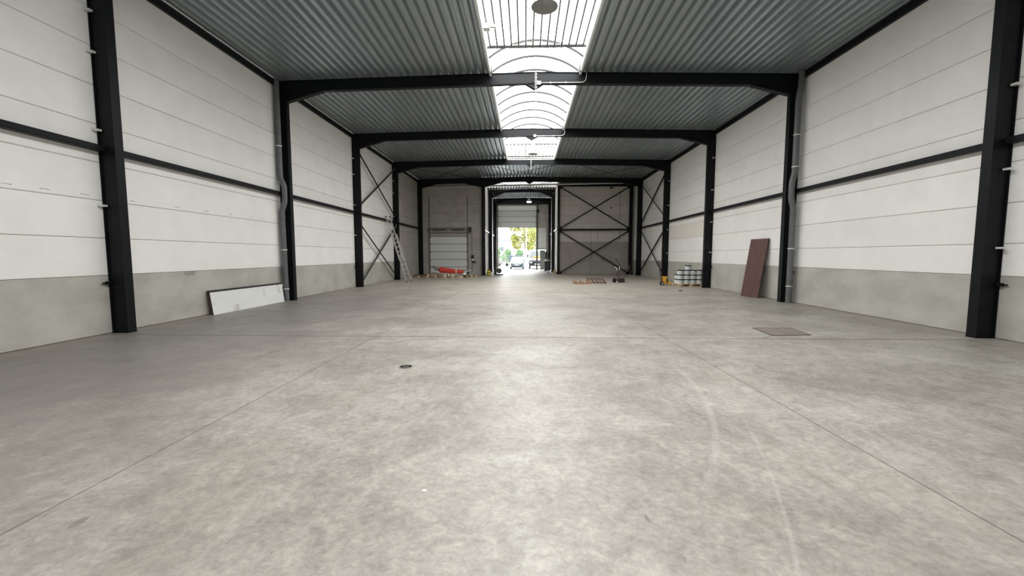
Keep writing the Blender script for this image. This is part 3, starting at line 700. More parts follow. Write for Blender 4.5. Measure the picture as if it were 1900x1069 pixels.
for yy, z1, lab in ((FY[1] - 0.13, 6.85, 'hook and chain hanging from the frame with the downpipes'), (FY[3] - 0.13, 6.95, 'hook and chain hanging from the frame behind the ladder')):
    t = thing('hanger_chain', lab, 'chain', (0.32, yy, 7.53), 0, 'empty lamp chains')
    chain(MB(), 0, 0, 0.0, z1 - 7.53, 0.035).build('links', CLIP, t)
    MB().tube([(0, 0, z1 - 7.53), (0.03, 0, z1 - 7.57), (0.0, 0, z1 - 7.62), (-0.03, 0, z1 - 7.58)], 0.008, 6).build('hook', CLIP, t)
    if yy < 20: MB().tube([(0, 0, z1 - 7.62), (0.01, 0, z1 - 8.15)], 0.005, 5).build('cord', CLIP, t)
for yy, x1, lab in ((FY[1], 1.85, 'white cable clipped along the frame with the downpipes'), (FY[2], 1.72, 'white cable clipped along the frame by the buckets')):
    t = thing('power_cable', lab, 'cable', (0, yy - 0.105, 0), 0, 'white cables on the rafters')
    z = rz(x1) - 0.33
    MB().tube(bend([(0.42, 0, z - 0.0), (x1, 0, z), (x1 + 0.1, 0, z + 0.08), (x1 + 0.12, 0, z + 0.35)]), 0.008, 6).build('cord', CLIP, t, True)
    MB().box(0.36, 0.48, -0.03, 0.02, z - 0.05, z + 0.05).build('plug_box', CURB, t)
    for xx in (0.8, 1.3): MB().box(xx - 0.015, xx + 0.015, -0.015, 0.02, z - 0.02, z + 0.02).build('cable_clip', CURB, t)

# ---------------------------------------------------------------- things leaning on the walls
Lp = 3.19; hp = 0.60
t = thing('sandwich_panel', 'dirty white panel with black top edge leaning low on the left wall', 'wall panel', (-8.19, 10.46, 0.0), math.pi / 2)
MB().box(0, Lp, -0.002, 0.0, 0.0, hp).build('front_face', SMUDGE, t)
MB().box(0.0, Lp, 0.0, 0.055, 0.0, hp).build('core', mat('panel_core_grey', (0.30, 0.29, 0.25), rough=0.8), t)
MB().box(-0.01, Lp - 0.02, -0.012, 0.065, hp, hp + 0.05).build('top_edge', PLASTK, t)
MB().box(-0.016, -0.001, -0.004, 0.06, 0.0, hp).build('end_edge', BROWNE, t)
MB().box(Lp, Lp + 0.05, -0.01, 0.03, hp - 0.09, hp - 0.02).build('end_bracket', CLIP, t)
t.rotation_euler = (math.radians(-7.5), 0, math.pi / 2)

t = thing('door_leaf', 'dark brown door leaf leaning against the right wall', 'door', (8.32, 16.14, 0.0), -math.pi / 2)
MB().box(0, 0.90, -0.0, 0.045, 0, 2.20).build('leaf', BROWN, t)
MB().box(0.901, 0.907, 0.0, 0.045, 0.0, 2.20).build('edge_strip', BROWNE, t)
for z in (0.55, 1.15, 1.65): MB().box(0.83, 0.855, -0.004, 0.0, z, z + 0.16).build('hinge_plate', BROWNE, t)
t.rotation_euler = (math.radians(-8.8), 0, -math.pi / 2 + math.radians(9.5))

# floor hatch, drain, scraps
HQ = [(4.81, 8.10), (5.60, 8.17), (5.69, 8.93), (4.90, 8.94)]
t = thing('floor_hatch', 'rusty square steel plate set in the floor by the right wall', 'floor hatch', (0, 0, 0))
MB().hexa([(x, y, 0.0) for x, y in HQ] + [(x, y, 0.008) for x, y in HQ]).build('plate', RUST, t)
for (x0, y0), (x1, y1) in zip(HQ, HQ[1:] + HQ[:1]): MB().beam((x0, y0, 0.005), (x1, y1, 0.005), 0.03, 0.01).build('frame_bar', DARKJ, t)
tag(MB().beam((4.81, 8.10, 0.001), (4.5, 7.83, 0.001), 0.008, 0.003).build('floor_crack_filler', DARKJ, t), None)
t = thing('floor_drain', 'round grey drain cover in the floor near the centre', 'drain', (-1.68, 5.63, 0.0))
MB().lathe([(0.0, 0), (0.105, 0), (0.105, 0.006), (0.092, 0.008), (0.0, 0.008)], 24).build('rim', mat('drain_metal', (0.26, 0.25, 0.235), rough=0.6), t, True)
MB().lathe([(0.085, 0.008), (0.085, 0.010), (0.079, 0.010), (0.079, 0.008)], 24).build('ring', TRACK, t)
for k in range(5): MB().box(-0.05, 0.05, -0.045 + 0.02 * k, -0.035 + 0.02 * k, 0.008, 0.0095).build('slot', TRACK, t)
PAPER = mat('white_paper', (0.85, 0.85, 0.85), rough=0.8)
for px, py, lab in ((-0.67, 2.61, 'tiny white paper scrap on the foreground floor'), (0.36, 13.3, 'tiny white scrap on the floor under the rooflight')):
    tag(MB().loft([[(px + dx * 0.018, py + dy * 0.014, z) for dx, dy in ((-1, -0.6), (0.3, -1), (1, 0.1), (0.2, 1), (-0.7, 0.7))] for z in (0.0005, 0.004)]).build('paper_scrap', PAPER), lab, 'paper scrap')
tag(MB().loft([[(6.79 + dx, 18.2 + dy, z) for dx, dy in ((-0.09, -0.03), (0.05, -0.06), (0.10, 0.02), (-0.02, 0.07))] for z in (0.0, 0.03)]).build('wood_scrap', BROWNE), 'small dark scrap lying before the buckets', 'scrap')

# ---------------------------------------------------------------- pallets
def pallet(label, loc, rz_=0, wood=WOOD, Lx=1.2, Wy=0.8, group='wooden pallets by the left back wall'):
    t = thing('pallet', label, 'pallet', loc, rz_, group)
    b = MB().box(0, Lx, 0, 0.11, 0, 0.022).mesh('deck_board', wood); blk = MB().box(0, 0.13, 0, 0.11, 0, 0.078).mesh('block', wood); cr = MB().box(0, 0.13, 0, Wy, 0, 0.022).mesh('cross_board', wood)
    for k in range(5): place(b, 'deck_board', t, (-Lx / 2, -Wy / 2 + k * (Wy - 0.11) / 4, 0.122))
    for k in range(3):
        x = -Lx / 2 + k * (Lx - 0.13) / 2; place(cr, 'cross_board', t, (x, -Wy / 2, 0.10))
        y = -Wy / 2 + k * (Wy - 0.11) / 2; place(b, 'bottom_board', t, (-Lx / 2, y, 0.0))
        for j in range(3): place(blk, 'block', t, (-Lx / 2 + j * (Lx - 0.13) / 2, y, 0.022))
    return t
pallet('low wooden pallet under the flat black plate', (-7.46, 28.9, 0))
pallet('wooden pallet at the bottom of the stack under the black pole tips', (-6.22, 28.55, 0), 0.03)
pallet('wooden pallet under the red bundle, bottom of the double stack', (-4.98, 28.5, 0), -0.02, WOODP)
pallet('pale half pallet stacked on top of another under the red bundle', (-5.28, 28.42, 0.1445), 0.02, WOODP, 0.6, 0.62)
pallet('wooden pallet on top of the stack under the black pole tips', (-6.2, 28.56, 0.1445), 0.0)
pallet('wooden pallet at the right end of the red bundle', (-3.95, 29.2, 0), 0.5, WOOD, 0.8, 0.6)
tag(MB().loft([[(-7.9 + dx, 28.75 + dy, z) for dx, dy in ((0, 0), (0.95, -0.1), (1.05, 0.35), (0.3, 0.42))] for z in (0.146, 0.20)]).build('black_plate', PLASTK), 'flat black plate lying on the leftmost pallet', 'plate')
tag(MB().tube([(-6.75, 28.3, 0.315), (-6.4, 28.33, 0.33), (-6.1, 28.3, 0.315)], [0.02, 0.03, 0.02], 8).build('green_tube', GREENW), 'dark green tube lying on a pallet under the red bundle', 'tube')
t = thing('red_bundle', 'long red fabric bundle with grey poles lying on the pallets', 'bundle', (-5.2, 28.72, 0.182))
pa, pb = Vector((-0.88, 0, 0.36)), Vector((0.88, 0, 0.20))
ring_n = 14; path = []; rad = []
for i in range(ring_n):
    u = i / (ring_n - 1); p = pa.lerp(pb, u); p.z += 0.01 * math.sin(9 * u); path.append(p)
    rad.append((0.205 - 0.085 * u) * (0.55 if i in (0, ring_n - 1) else 1) + 0.012 * math.sin(17 * u))
bo = MB().tube(path, rad, 16).build('fabric_cover', RED, t, True)
MB().lathe([(0.158, -0.05), (0.168, -0.05), (0.168, 0.05), (0.158, 0.05)], 16, (0.36, 0, 0.248), 'x').build('strap', WOODP, bo, True)
MB().tube([(-0.85, 0, 0.33), (-1.15, 0, 0.42), (-1.42, 0, 0.66)], [0.04, 0.035, 0.025], 8).build('pole_tip', PLASTK, t, True)
MB().tube([(-0.85, -0.05, 0.42), (-1.05, -0.06, 0.52), (-1.25, -0.06, 0.65)], 0.025, 8).build('pole_tip', GREYSTEEL, t, True)
MB().tube([(0.80, 0, 0.22), (1.10, 0, 0.26), (1.45, 0.02, 0.33)], [0.06, 0.05, 0.03], 8).build('pole_end', ALU, t, True)
MB().tube([(0.6, 0.1, 0.33), (1.05, 0.1, 0.31)], 0.035, 8).build('pole_end', GREENW, t, True)
MB().box(0.86, 1.08, -0.12, 0.06, 0.02, 0.16).build('foot_block', CURB, t)
MB().box(1.08, 1.24, -0.12, 0.08, 0.04, 0.22).build('end_cap', PLASTK, t)

# ---------------------------------------------------------------- ladder
t = thing('extension_ladder', 'long aluminium extension ladder leaning on the left wall', 'ladder', (-6.9, 24.0, 0))
base = Vector((0, 0, 0)); rung = Vector((0.36, 0.93, 0)).normalized(); top = Vector((-1.22, 0.32, 3.83))
d = (top - base).normalized(); nrm = rung.cross(d).normalized()
if nrm.x < 0: nrm = -nrm
Ltot = (top - base).length
for nm, s0, s1, hw_, off in (('lower_section', 0.0, 2.95, 0.215, 0.04), ('upper_section', 1.35, Ltot, 0.18, -0.02)):
    mb = MB()
    for s in (-1, 1):
        mb.beam(base + d * s0 + rung * s * hw_ + nrm * off, base + d * s1 + rung * s * hw_ + nrm * off, 0.03, 0.06, nrm)
    sec = mb.build(nm, ALU, t)
    k = s0 + 0.22
    while k < s1 - 0.1:
        MB().tube([base + d * k - rung * hw_ + nrm * off, base + d * k + rung * hw_ + nrm * off], 0.016, 6).build('rung', ALU, sec); k += 0.28
    for s in (-1, 1):
        e = base + d * (s1 if s0 else 0.0) + rung * s * hw_ + nrm * off
        MB().box(e.x - 0.05, e.x + 0.05, e.y - 0.05, e.y + 0.05, max(0, e.z - 0.03), e.z + 0.04).build('end_cap' if s0 else 'rubber_foot', GREYSTEEL, sec)

# ---------------------------------------------------------------- buckets on a pallet, pallet truck
pallet('wooden pallet carrying the stacked white buckets', (8.20, 21.05, 0), 0, WOOD, 1.2, 0.8, 'wooden pallets by the right wall')
PZ = 0.1445
bbody = MB().lathe([(0.0, 0.0), (0.125, 0.0), (0.135, 0.008), (0.144, 0.195), (0.144, 0.20), (0.0, 0.20)], 24).mesh('body', BUCKET, True)
blid = MB().lathe([(0.0, 0.178), (0.152, 0.178), (0.153, 0.222), (0.147, 0.23), (0.0, 0.23)], 24).mesh('lid', LID, True)
bh = MB().tube([(0.147 * math.cos(a), -0.147 * math.sin(a) * 0.9 - 0.01, 0.17 - 0.10 * math.sin(a)) for a in [math.pi * i / 10 for i in range(11)]], 0.004, 5).mesh('bail_handle', GREYSTEEL, True)
def prn_mesh():
    vs = []; fs = []
    for i in range(7):
        a = -math.pi / 2 - 0.7 + 1.4 * i / 6
        for z in (0.085, 0.15): r = 0.1455 - (0.195 - z) * 0.045; vs.append((r * math.cos(a), r * math.sin(a), z))
    fs = [(2 * i, 2 * i + 2, 2 * i + 3, 2 * i + 1) for i in range(6)]
    me = bpy.data.meshes.new('printed_label'); me.from_pydata(vs, [], fs); me.materials.append(BLABEL); return me
bprn = prn_mesh()
cols_ = ['left', 'second', 'third', 'right']; lay = ['bottom', 'middle', 'upper']
def bucket(label, x, y, z, a=0.0, prn=True):
    t = thing('bucket', label, 'bucket', (x, y, z), a, 'white buckets with dark lids')
    place(bbody, 'body', t); place(blid, 'lid', t)
    if prn: place(bprn, 'printed_label', t)
    place(bh, 'bail_handle', t)
    return t
BX = [7.72, 8.035, 8.345, 8.655]
for j, z in enumerate((PZ, PZ + 0.231, PZ + 0.462)):
    for i, x in enumerate(BX):
        bucket('white bucket, %s of the front row in the %s layer on the pallet' % (cols_[i], lay[j]), x, 20.83, z, random.uniform(-0.6, 0.6))
bucket('white bucket alone on top of the stack', 8.10, 20.83, PZ + 0.693, 0.3, False)
bucket('white bucket behind the stack at the left rear, lower of two', 7.75, 21.28, PZ, 0.2, False)
bucket('white bucket behind the stack at the left rear, upper of two', 7.75, 21.28, PZ + 0.231, -0.4, False)
t = thing('pallet_truck', 'orange-yellow hand pallet truck parked left of the buckets', 'pallet truck', (7.26, 21.75, 0), 0.0)
MB().loft([[(-0.02 + 0.11 * u + dx * (0.10 if u < .5 else 0.16), dy * 0.22, 0.46 - 0.36 * u) for dx, dy in ((-1, -1), (1, -1), (1, 1), (-1, 1))] for u in (0, 0.2, 0.8, 1)]).build('body', YELLOW, t)
for s in (-1, 1): MB().box(0.10, 0.30, s * 0.19 - 0.07, s * 0.19 + 0.07, 0.06, 0.12).build('fork', YELLOW, t)
MB().box(0.02, 0.12, -0.235, -0.222, 0.14, 0.38).build('warning_plate', GREENW, t)
w = MB().lathe([(0.0, -0.03), (0.07, -0.03), (0.095, -0.02), (0.095, 0.02), (0.07, 0.03), (0.0, 0.03)], 18, (0, 0, 0), 'y').mesh('wheel', RUBBER, True)
for s in (-1, 1):
    wo = place(w, 'wheel', t, (-0.16, s * 0.07 - 0.12, 0.095))
    MB().lathe([(0.0, 0.031), (0.04, 0.031), (0.04, 0.034), (0.0, 0.034)], 12, (0, 0, 0), 'y').build('hub', CLIP, wo)
MB().lathe([(0.0, 0.0), (0.055, 0.0), (0.06, 0.25), (0.04, 0.30), (0.0, 0.30)], 14, (-0.16, 0, 0.14)).build('hydraulic_pump', GREYSTEEL, t, True)
MB().tube([(-0.20, 0, 0.35), (-0.26, 0.02, 1.0)], 0.022, 8).build('drawbar', PLASTK, t, True)
MB().tube(bend([(-0.26, 0.02, 0.98), (-0.26, -0.12, 1.05), (-0.28, -0.12, 1.24), (-0.28, 0.12, 1.24), (-0.26, 0.12, 1.05), (-0.26, 0.02, 0.98)]), 0.016, 8).build('handle', PLASTK, t, True)

# ---------------------------------------------------------------- hand truck
t = thing('hand_truck', 'old hand truck with black handle and two wheels on the floor', 'hand truck', (5.36, 23.75, 0), 0.0)
for xx in (-0.13, -0.04, 0.05, 0.14): MB().tube([(xx, 0.0, 0.12), (xx, 0.06, 0.70)], 0.013, 6).build('upright', mat('dark_red_bar', (0.09, 0.028, 0.022), rough=0.5) if xx == -0.13 else bpy.data.materials['dark_red_bar'], t)
for z in (0.16, 0.42, 0.68): MB().tube([(-0.15, 0.02 + 0.05 * z, z), (0.16, 0.02 + 0.05 * z, z)], 0.014, 6).build('crossbar', GREYSTEEL, t)
MB().tube(bend([(0.14, 0.06, 0.66), (0.12, 0.10, 0.82), (0.05, 0.14, 1.05), (-0.20, 0.16, 1.38)]), 0.022, 8).build('handle', PLASTK, t, True)
MB().tube(bend([(-0.13, 0.06, 0.66), (-0.10, 0.08, 0.80), (-0.24, 0.10, 0.92)]), 0.022, 8).build('grip', ALU, t, True)
MB().tube([(0.05, 0.08, 0.75), (0.02, 0.1, 0.93)], 0.025, 8).build('grip', ALU, t, True)
MB().tube([(0.14, 0.03, 0.60), (0.55, 0.25, 0.40), (0.95, 0.5, 0.72)], 0.018, 6).build('rear_frame', BROWNE, t, True)
MB().tube([(0.12, 0.06, 0.74), (0.60, 0.3, 0.70), (0.72, 0.35, 0.95)], 0.02, 6).build('rear_frame', PLASTK, t, True)
MB().tube([(0.55, 0.25, 0.40), (0.24, 0.2, 0.20)], 0.018, 6).build('rear_frame', BROWNE, t, True)
for xx in (0.52, 0.64): MB().tube([(xx, 0.3, 0.62), (xx - 0.03, 0.3, 1.0)], 0.013, 6).build('rear_stake', GREYSTEEL, t)
MB().tube(bend([(0.02, 0.04, 0.62), (-0.10, 0.02, 0.50), (-0.14, 0, 0.42)]), 0.02, 6).build('strap', RUBBER, t)
w2 = MB().lathe([(0.05, -0.035), (0.11, -0.045), (0.132, -0.03), (0.132, 0.03), (0.11, 0.045), (0.05, 0.035)], 20, (0, 0, 0), 'y').mesh('wheel', RUBBER, True)
for xx, yy, ang in ((-0.27, -0.05, 0.5), (0.20, -0.02, -0.3), (0.06, 0.12, -0.2)):
    wo = place(w2, 'wheel', t, (xx, yy, 0.132), ang)
    MB().lathe([(0.0, -0.03), (0.055, -0.03), (0.055, 0.03), (0.0, 0.03)], 14, (0, 0, 0), 'y').build('hub', ALU if xx < 0 else GREYSTEEL, wo, True)
MB().box(-0.02, 0.42, -0.20, -0.02, 0.0, 0.012).build('toe_plate', GREYSTEEL, t)
MB().tube([(-0.25, 0.0, 0.132), (0.22, 0.0, 0.132)], 0.014, 6).build('axle', GREYSTEEL, t)

# wooden frames on the floor
t = thing('wooden_frame', 'low orange-brown wooden frame with blocks lying on the floor', 'wooden frame', (3.08, 22.72, 0.0), 0.05, 'wooden frames on the floor')
r = MB().box(-0.42, 0.42, -0.03, 0.03, 0, 0.05).mesh('side_rail', ORWOOD); b = MB().box(-0.06, 0.06, -0.05, 0.05, 0.05, 0.16).mesh('block', ORWOOD); sl = MB().box(-0.04, 0.04, -0.35, 0.35, 0.05, 0.07).mesh('slat', ORWOOD)
for yy in (-0.32, 0.32): place(r, 'side_rail', t, (0, yy, 0))
for xx in (-0.36, 0.0, 0.36):
    place(sl, 'slat', t, (xx, 0, 0.0))
    for yy in (-0.32, 0.32): place(b, 'block', t, (xx, yy, 0.0))
t = thing('wooden_frame', 'dark reddish ladder-like wooden frame tilted up beside the orange-brown one', 'wooden frame', (4.03, 22.98, 0.0), 0, 'wooden frames on the floor')
t.rotation_euler = (math.radians(11), math.radians(2.5), 0.07)
r = MB().box(-0.48, 0.48, -0.03, 0.03, 0, 0.035).mesh('side_rail', REDWOOD); sl = MB().box(-0.045, 0.045, 0.0, 0.9, 0.0, 0.035).mesh('slat', REDWOOD)
for yy in (0.0, 0.9): place(r, 'side_rail', t, (0, yy, 0.026))
for k in range(5): place(sl, 'slat', t, (-0.435 + k * 0.2175, 0, 0.026))

# ---------------------------------------------------------------- things at the corridor mouth
t = thing('canister', 'yellow and black canister at the left corner of the corridor', 'canister', (-2.80, 31.25, 0))
MB().lathe([(0.0, 0.06), (0.15, 0.06), (0.16, 0.09), (0.155, 0.34), (0.12, 0.40), (0.0, 0.40)], 18).build('drum', VACY, t, True)
MB().lathe([(0.157, 0.20), (0.165, 0.20), (0.165, 0.26), (0.157, 0.26)], 18).build('band', PLASTK, t, True)
MB().lathe([(0.0, 0.40), (0.11, 0.40), (0.12, 0.45), (0.08, 0.52), (0.0, 0.53)], 18).build('motor_head', PLASTK, t, True)
for a in (0.4, 2.0, 3.6, 5.2): MB().lathe([(0.0, 0), (0.03, 0.0), (0.03, 0.06), (0.0, 0.06)], 8, (0.14 * math.cos(a), 0.14 * math.sin(a), 0)).build('caster', RUBBER, t)
MB().tube(bend([(-0.12, 0, 0.1), (-0.26, -0.05, 0.06), (-0.34, 0.05, 0.03), (-0.45, 0.0, 0.03)]), 0.022, 6).build('hose', PLASTK, t, True)
t = thing('cable_reel', 'black cable reel with round drum beside the yellow canister', 'cable reel', (-2.22, 32.6, 0))
MB().lathe([(0.0, -0.10), (0.20, -0.10), (0.20, -0.08), (0.13, -0.07), (0.13, 0.07), (0.20, 0.08), (0.20, 0.10), (0.0, 0.10)], 22, (0.12, 0, 0.34), 'y').build('drum', RUBBER, t, True)
MB().lathe([(0.10, 0.102), (0.12, 0.102), (0.12, 0.108), (0.10, 0.108)], 18, (0.12, 0, 0.34), 'y').build('drum_ring', GREYSTEEL, t)
MB().box(-0.28, -0.08, -0.14, 0.16, 0.0, 0.62).build('machine_body', PLASTK, t)
MB().box(-0.18, 0.45, -0.22, 0.22, 0.0, 0.08).build('base_tray', PLASTK, t)
MB().tube(bend([(-0.2, 0, 0.6), (-0.2, 0, 0.74), (0.0, 0, 0.74), (0.1, 0, 0.58)]), 0.02, 6).build('handle', PLASTK, t, True)

t = thing('waste_bin', 'dark waste bin standing at the right side of the corridor', 'bin', (2.02, 39.4, 0))
MB().loft([[(dx * w_, dy * w_, z) for dx, dy in ((-1, -1), (1, -1), (1, 1), (-1, 1))] for w_, z in ((0.21, 0.12), (0.26, 1.0))]).build('body', mat('dark_bin_plastic', (0.028, 0.036, 0.042), rough=0.5), t)
MB().hexa([(-0.30, -0.30, 0.98), (0.28, -0.30, 1.06), (0.28, 0.28, 1.06), (-0.30, 0.28, 0.98), (-0.30, -0.30, 1.03), (0.28, -0.30, 1.12), (0.28, 0.28, 1.12), (-0.30, 0.28, 1.03)]).build('lid', GALV, t)
for s in (-1, 1): MB().lathe([(0.0, -0.03), (0.1, -0.03), (0.1, 0.03), (0.0, 0.03)], 14, (s * 0.18, 0.12, 0.1), 'x').build('wheel', RUBBER, t)
MB().box(-0.2, 0.2, -0.2, -0.1, 0.0, 0.12).build('foot', PLASTK, t)
t = thing('hanging_bundle', 'black cloth bundle hanging on the right corridor column above the bin', 'bundle', (2.20, 43.38, 1.0))
MB().loft([[(c * w_, s * 0.09, z) for c, s in [(math.cos(2 * math.pi * i / 10), math.sin(2 * math.pi * i / 10)) for i in range(10)]] for w_, z in ((0.12, 0.15), (0.2, 0.3), (0.17, 0.6), (0.2, 0.8), (0.07, 0.95))]).build('coat', RUBBER, t, True)
MB().tube([(0.0, 0, 0.93), (0.1, 0.02, 1.02), (0.172, 0.125, 1.03)], 0.012, 6).build('hook', GREYSTEEL, t)
tag(MB().box(2.36, 2.366, 37.98, 38.14, 1.25, 1.95).build('notice_sheet', PAPER), 'white notice sheet on the right corridor column', 'notice')
t = thing('white_dome', 'white domed object with a dark opening on the floor by the bin', 'dome', (1.86, 34.8, 0))
MB().lathe([(0.26, 0.0), (0.25, 0.10), (0.18, 0.20), (0.08, 0.25), (0.0, 0.26)], 18).build('shell', BUCKET, t, True)
MB().lathe([(0.0, 0.0), (0.09, 0.0), (0.07, 0.04), (0.0, 0.05)], 12, (0.02, -0.2, 0.09), 'y').build('opening', RUBBER, t)
MB().box(-0.33, 0.36, -0.28, 0.28, 0.0, 0.02).build('base_tray', GREYSTEEL, t)
t = thing('brown_sack', 'small brown sack on the floor beside the right corridor post', 'sack', (2.44, 34.75, 0))
MB().loft([[(c * w_ + 0.02 * math.sin(5 * z), s * w_ * 0.8, z) for c, s in [(math.cos(2 * math.pi * i / 10), math.sin(2 * math.pi * i / 10)) for i in range(10)]] for w_, z in ((0.12, 0.0), (0.15, 0.08), (0.13, 0.25), (0.07, 0.34), (0.1, 0.42))]).build('bag', WOOD, t, True)
MB().lathe([(0.07, 0.33), (0.08, 0.34), (0.07, 0.35)], 10).build('tie', BROWNE, t)

# ---------------------------------------------------------------- outside the gate
PAVE = mat('pale_paving', (0.36, 0.355, 0.35), (0.42, 0.415, 0.41), 0.8, rough=0.85)
gnd = tag(MB().box(-80, 80, YG + 0.15, 200, -0.4, -0.02).build('ground', PAVE), kind='structure')
GLASS = mat('vehicle_glass', (0.03, 0.04, 0.045), rough=0.2, spec=0.6)
def vehicle(name, label, cat, loc, paint, Wd, Ln, secs, glass_z, bumper_mat, lamps, plate_z, wheel_r, track):
    t = thing(name, label, cat, loc)
    rings = []
    for y, wl_, zb, zs, zt, wt in secs:      # y, half width low, bottom z, shoulder z, top z, half width top
        rings.append([(-wl_ * 0.92, y, zb), (wl_ * 0.92, y, zb), (wl_, y, zb + (zs - zb) * 0.35), (wl_ * 0.98, y, zs), (wt, y, zt - 0.03), (wt * 0.8, y, zt), (-wt * 0.8, y, zt), (-wt, y, zt - 0.03), (-wl_ * 0.98, y, zs), (-wl_, y, zb + (zs - zb) * 0.35)])
    MB().loft(rings).build('body', paint, t, True)
    return t
def wheels(t, track, ys, r):
    me = MB().lathe([(0.0, -0.09), (r * 0.75, -0.09), (r, -0.06), (r, 0.06), (r * 0.75, 0.09), (0.0, 0.09)], 18, (0, 0, 0), 'x').mesh('wheel', RUBBER, True)
    for s in (-1, 1):
        for y in ys: place(me, 'wheel', t, (s * track, y, r))
CARP = mat('pale_blue_car_paint', (0.075, 0.115, 0.125), rough=0.3)
t = vehicle('car', 'pale blue small car parked facing the gate', 'car', (-0.98, 46.2, -0.02), CARP, 1.62, 3.5,
            [(0.0, 0.62, 0.30, 0.48, 0.58, 0.50), (0.12, 0.74, 0.22, 0.55, 0.70, 0.66), (0.5, 0.80, 0.20, 0.66, 0.82, 0.72), (0.95, 0.81, 0.20, 0.80, 0.94, 0.72), (1.55, 0.81, 0.20, 0.86, 1.36, 0.56), (2.0, 0.81, 0.20, 0.86, 1.42, 0.57), (2.9, 0.80, 0.22, 0.86, 1.38, 0.55), (3.4, 0.74, 0.28, 0.80, 1.0, 0.60)], None, None, None, None, 0, 0)
MB().hexa([(-0.69, 0.96, 0.93), (0.69, 0.96, 0.93), (0.55, 1.53, 1.33), (-0.55, 1.53, 1.33), (-0.69, 0.94, 0.95), (0.69, 0.94, 0.95), (0.55, 1.51, 1.36), (-0.55, 1.51, 1.36)]).build('windscreen', mat('pale_windscreen', (0.08, 0.115, 0.12), rough=0.15), t)
for s in (-1, 1):
    MB().lathe([(0.0, 0.0), (0.10, 0.0), (0.115, -0.05), (0.0, -0.05)], 14, (s * 0.56, 0.02, 0.58), 'y').build('headlamp', GLASS, t, True)
    MB().loft([[(s * (0.83 + dx * 0.09), 1.05 + dy, 0.98 + dz * 0.06) for dx, dz in ((-1, -1), (1, -1), (1, 1), (-1, 1))] for dy in (0, 0.07)]).build('mirror', CARP, t)
MB().box(-0.5, 0.5, -0.02, 0.10, 0.24, 0.36).build('grille', PLASTK, t)
MB().box(-0.26, 0.26, -0.04, -0.01, 0.42, 0.53).build('number_plate', PAPER, t)
MB().box(-0.22, 0.22, 0.02, 0.06, 0.62, 0.66).build('badge_bar', CLIP, t)
wheels(t, 0.70, (0.62, 2.85), 0.29)
VANP = mat('white_van_paint', (0.15, 0.16, 0.155), rough=0.35)
t = vehicle('van', 'white van with black front grille parked to the right of the car', 'van', (1.30, 46.6, -0.02), VANP, 1.9, 4.6,
            [(0.0, 0.86, 0.50, 0.95, 1.05, 0.80), (0.15, 0.93, 0.42, 1.0, 1.12, 0.86), (0.85, 0.95, 0.40, 1.10, 1.30, 0.86), (1.45, 0.95, 0.40, 1.15, 2.10, 0.78), (1.8, 0.95, 0.40, 1.15, 2.20, 0.80), (4.4, 0.95, 0.40, 1.15, 2.20, 0.80), (4.5, 0.92, 0.5, 1.1, 2.1, 0.76)], None, None, None, None, 0, 0)
MB().hexa([(-0.80, 0.88, 1.34), (0.80, 0.88, 1.34), (0.72, 1.42, 2.02), (-0.72, 1.42, 2.02), (-0.80, 0.85, 1.36), (0.80, 0.85, 1.36), (0.72, 1.39, 2.05), (-0.72, 1.39, 2.05)]).build('windscreen', GLASS, t)
MB().box(-0.45, 0.35, 0.80, 0.86, 1.34, 1.46).build('dashboard_item', YELLOW, t)
MB().box(-0.88, 0.88, -0.06, 0.10, 0.36, 0.90).build('grille', PLASTK, t)
for s in (-1, 1): MB().box(s * 0.7 - 0.13, s * 0.7 + 0.13, -0.08, -0.05, 0.70, 0.84).build('headlamp', CLIP, t)
MB().box(-0.26, 0.26, -0.09, -0.06, 0.52, 0.63).build('number_plate', PAPER, t)
for s in (-1, 1): MB().box(s * 1.05 - 0.10, s * 1.05 + 0.10, 1.0, 1.1, 1.35, 1.65).build('mirror', PLASTK, t)
wheels(t, 0.82, (0.75, 3.7), 0.36)

LEAFY = mat('yellow_green_leaves', (0.22, 0.20, 0.03), (0.12, 0.16, 0.04), 2.0, rough=0.7)
LEAFG = mat('green_leaves', (0.07, 0.15, 0.07), (0.12, 0.21, 0.09), 2.0, rough=0.7)
BARK = mat('grey_bark', (0.20, 0.17, 0.13), (0.28, 0.24, 0.19), 6, rough=0.9)
def leaves(n, blobs, size, rnd):
    mb = MB()
    for _ in range(n):
        cx, cy, cz, rx, rz_ = rnd.choice(blobs)
        while True:
            a, b, c = (rnd.uniform(-1, 1) for _ in range(3))
            if 0.15 < a * a + b * b + c * c < 1: break
        p = Vector((cx + a * rx, cy + b * rx, cz + c * rz_))
        u = Vector((rnd.gauss(0, 1), rnd.gauss(0, 1), rnd.gauss(0, 1))).normalized(); v = u.orthogonal().normalized(); s = size * rnd.uniform(0.6, 1.3)
        mb.add([p - u * s, p + v * s * 0.5, p + u * s, p - v * s * 0.5], [(0, 1, 2, 3)])
    return mb
def leafmesh(mb, name, m_, parent):
    me = bpy.data.meshes.new(name); me.from_pydata(mb.v, [], mb.f); me.materials.append(m_)
    o = place(me, name, parent); o['kind'] = 'stuff'; return o
rnd = random.Random(3)
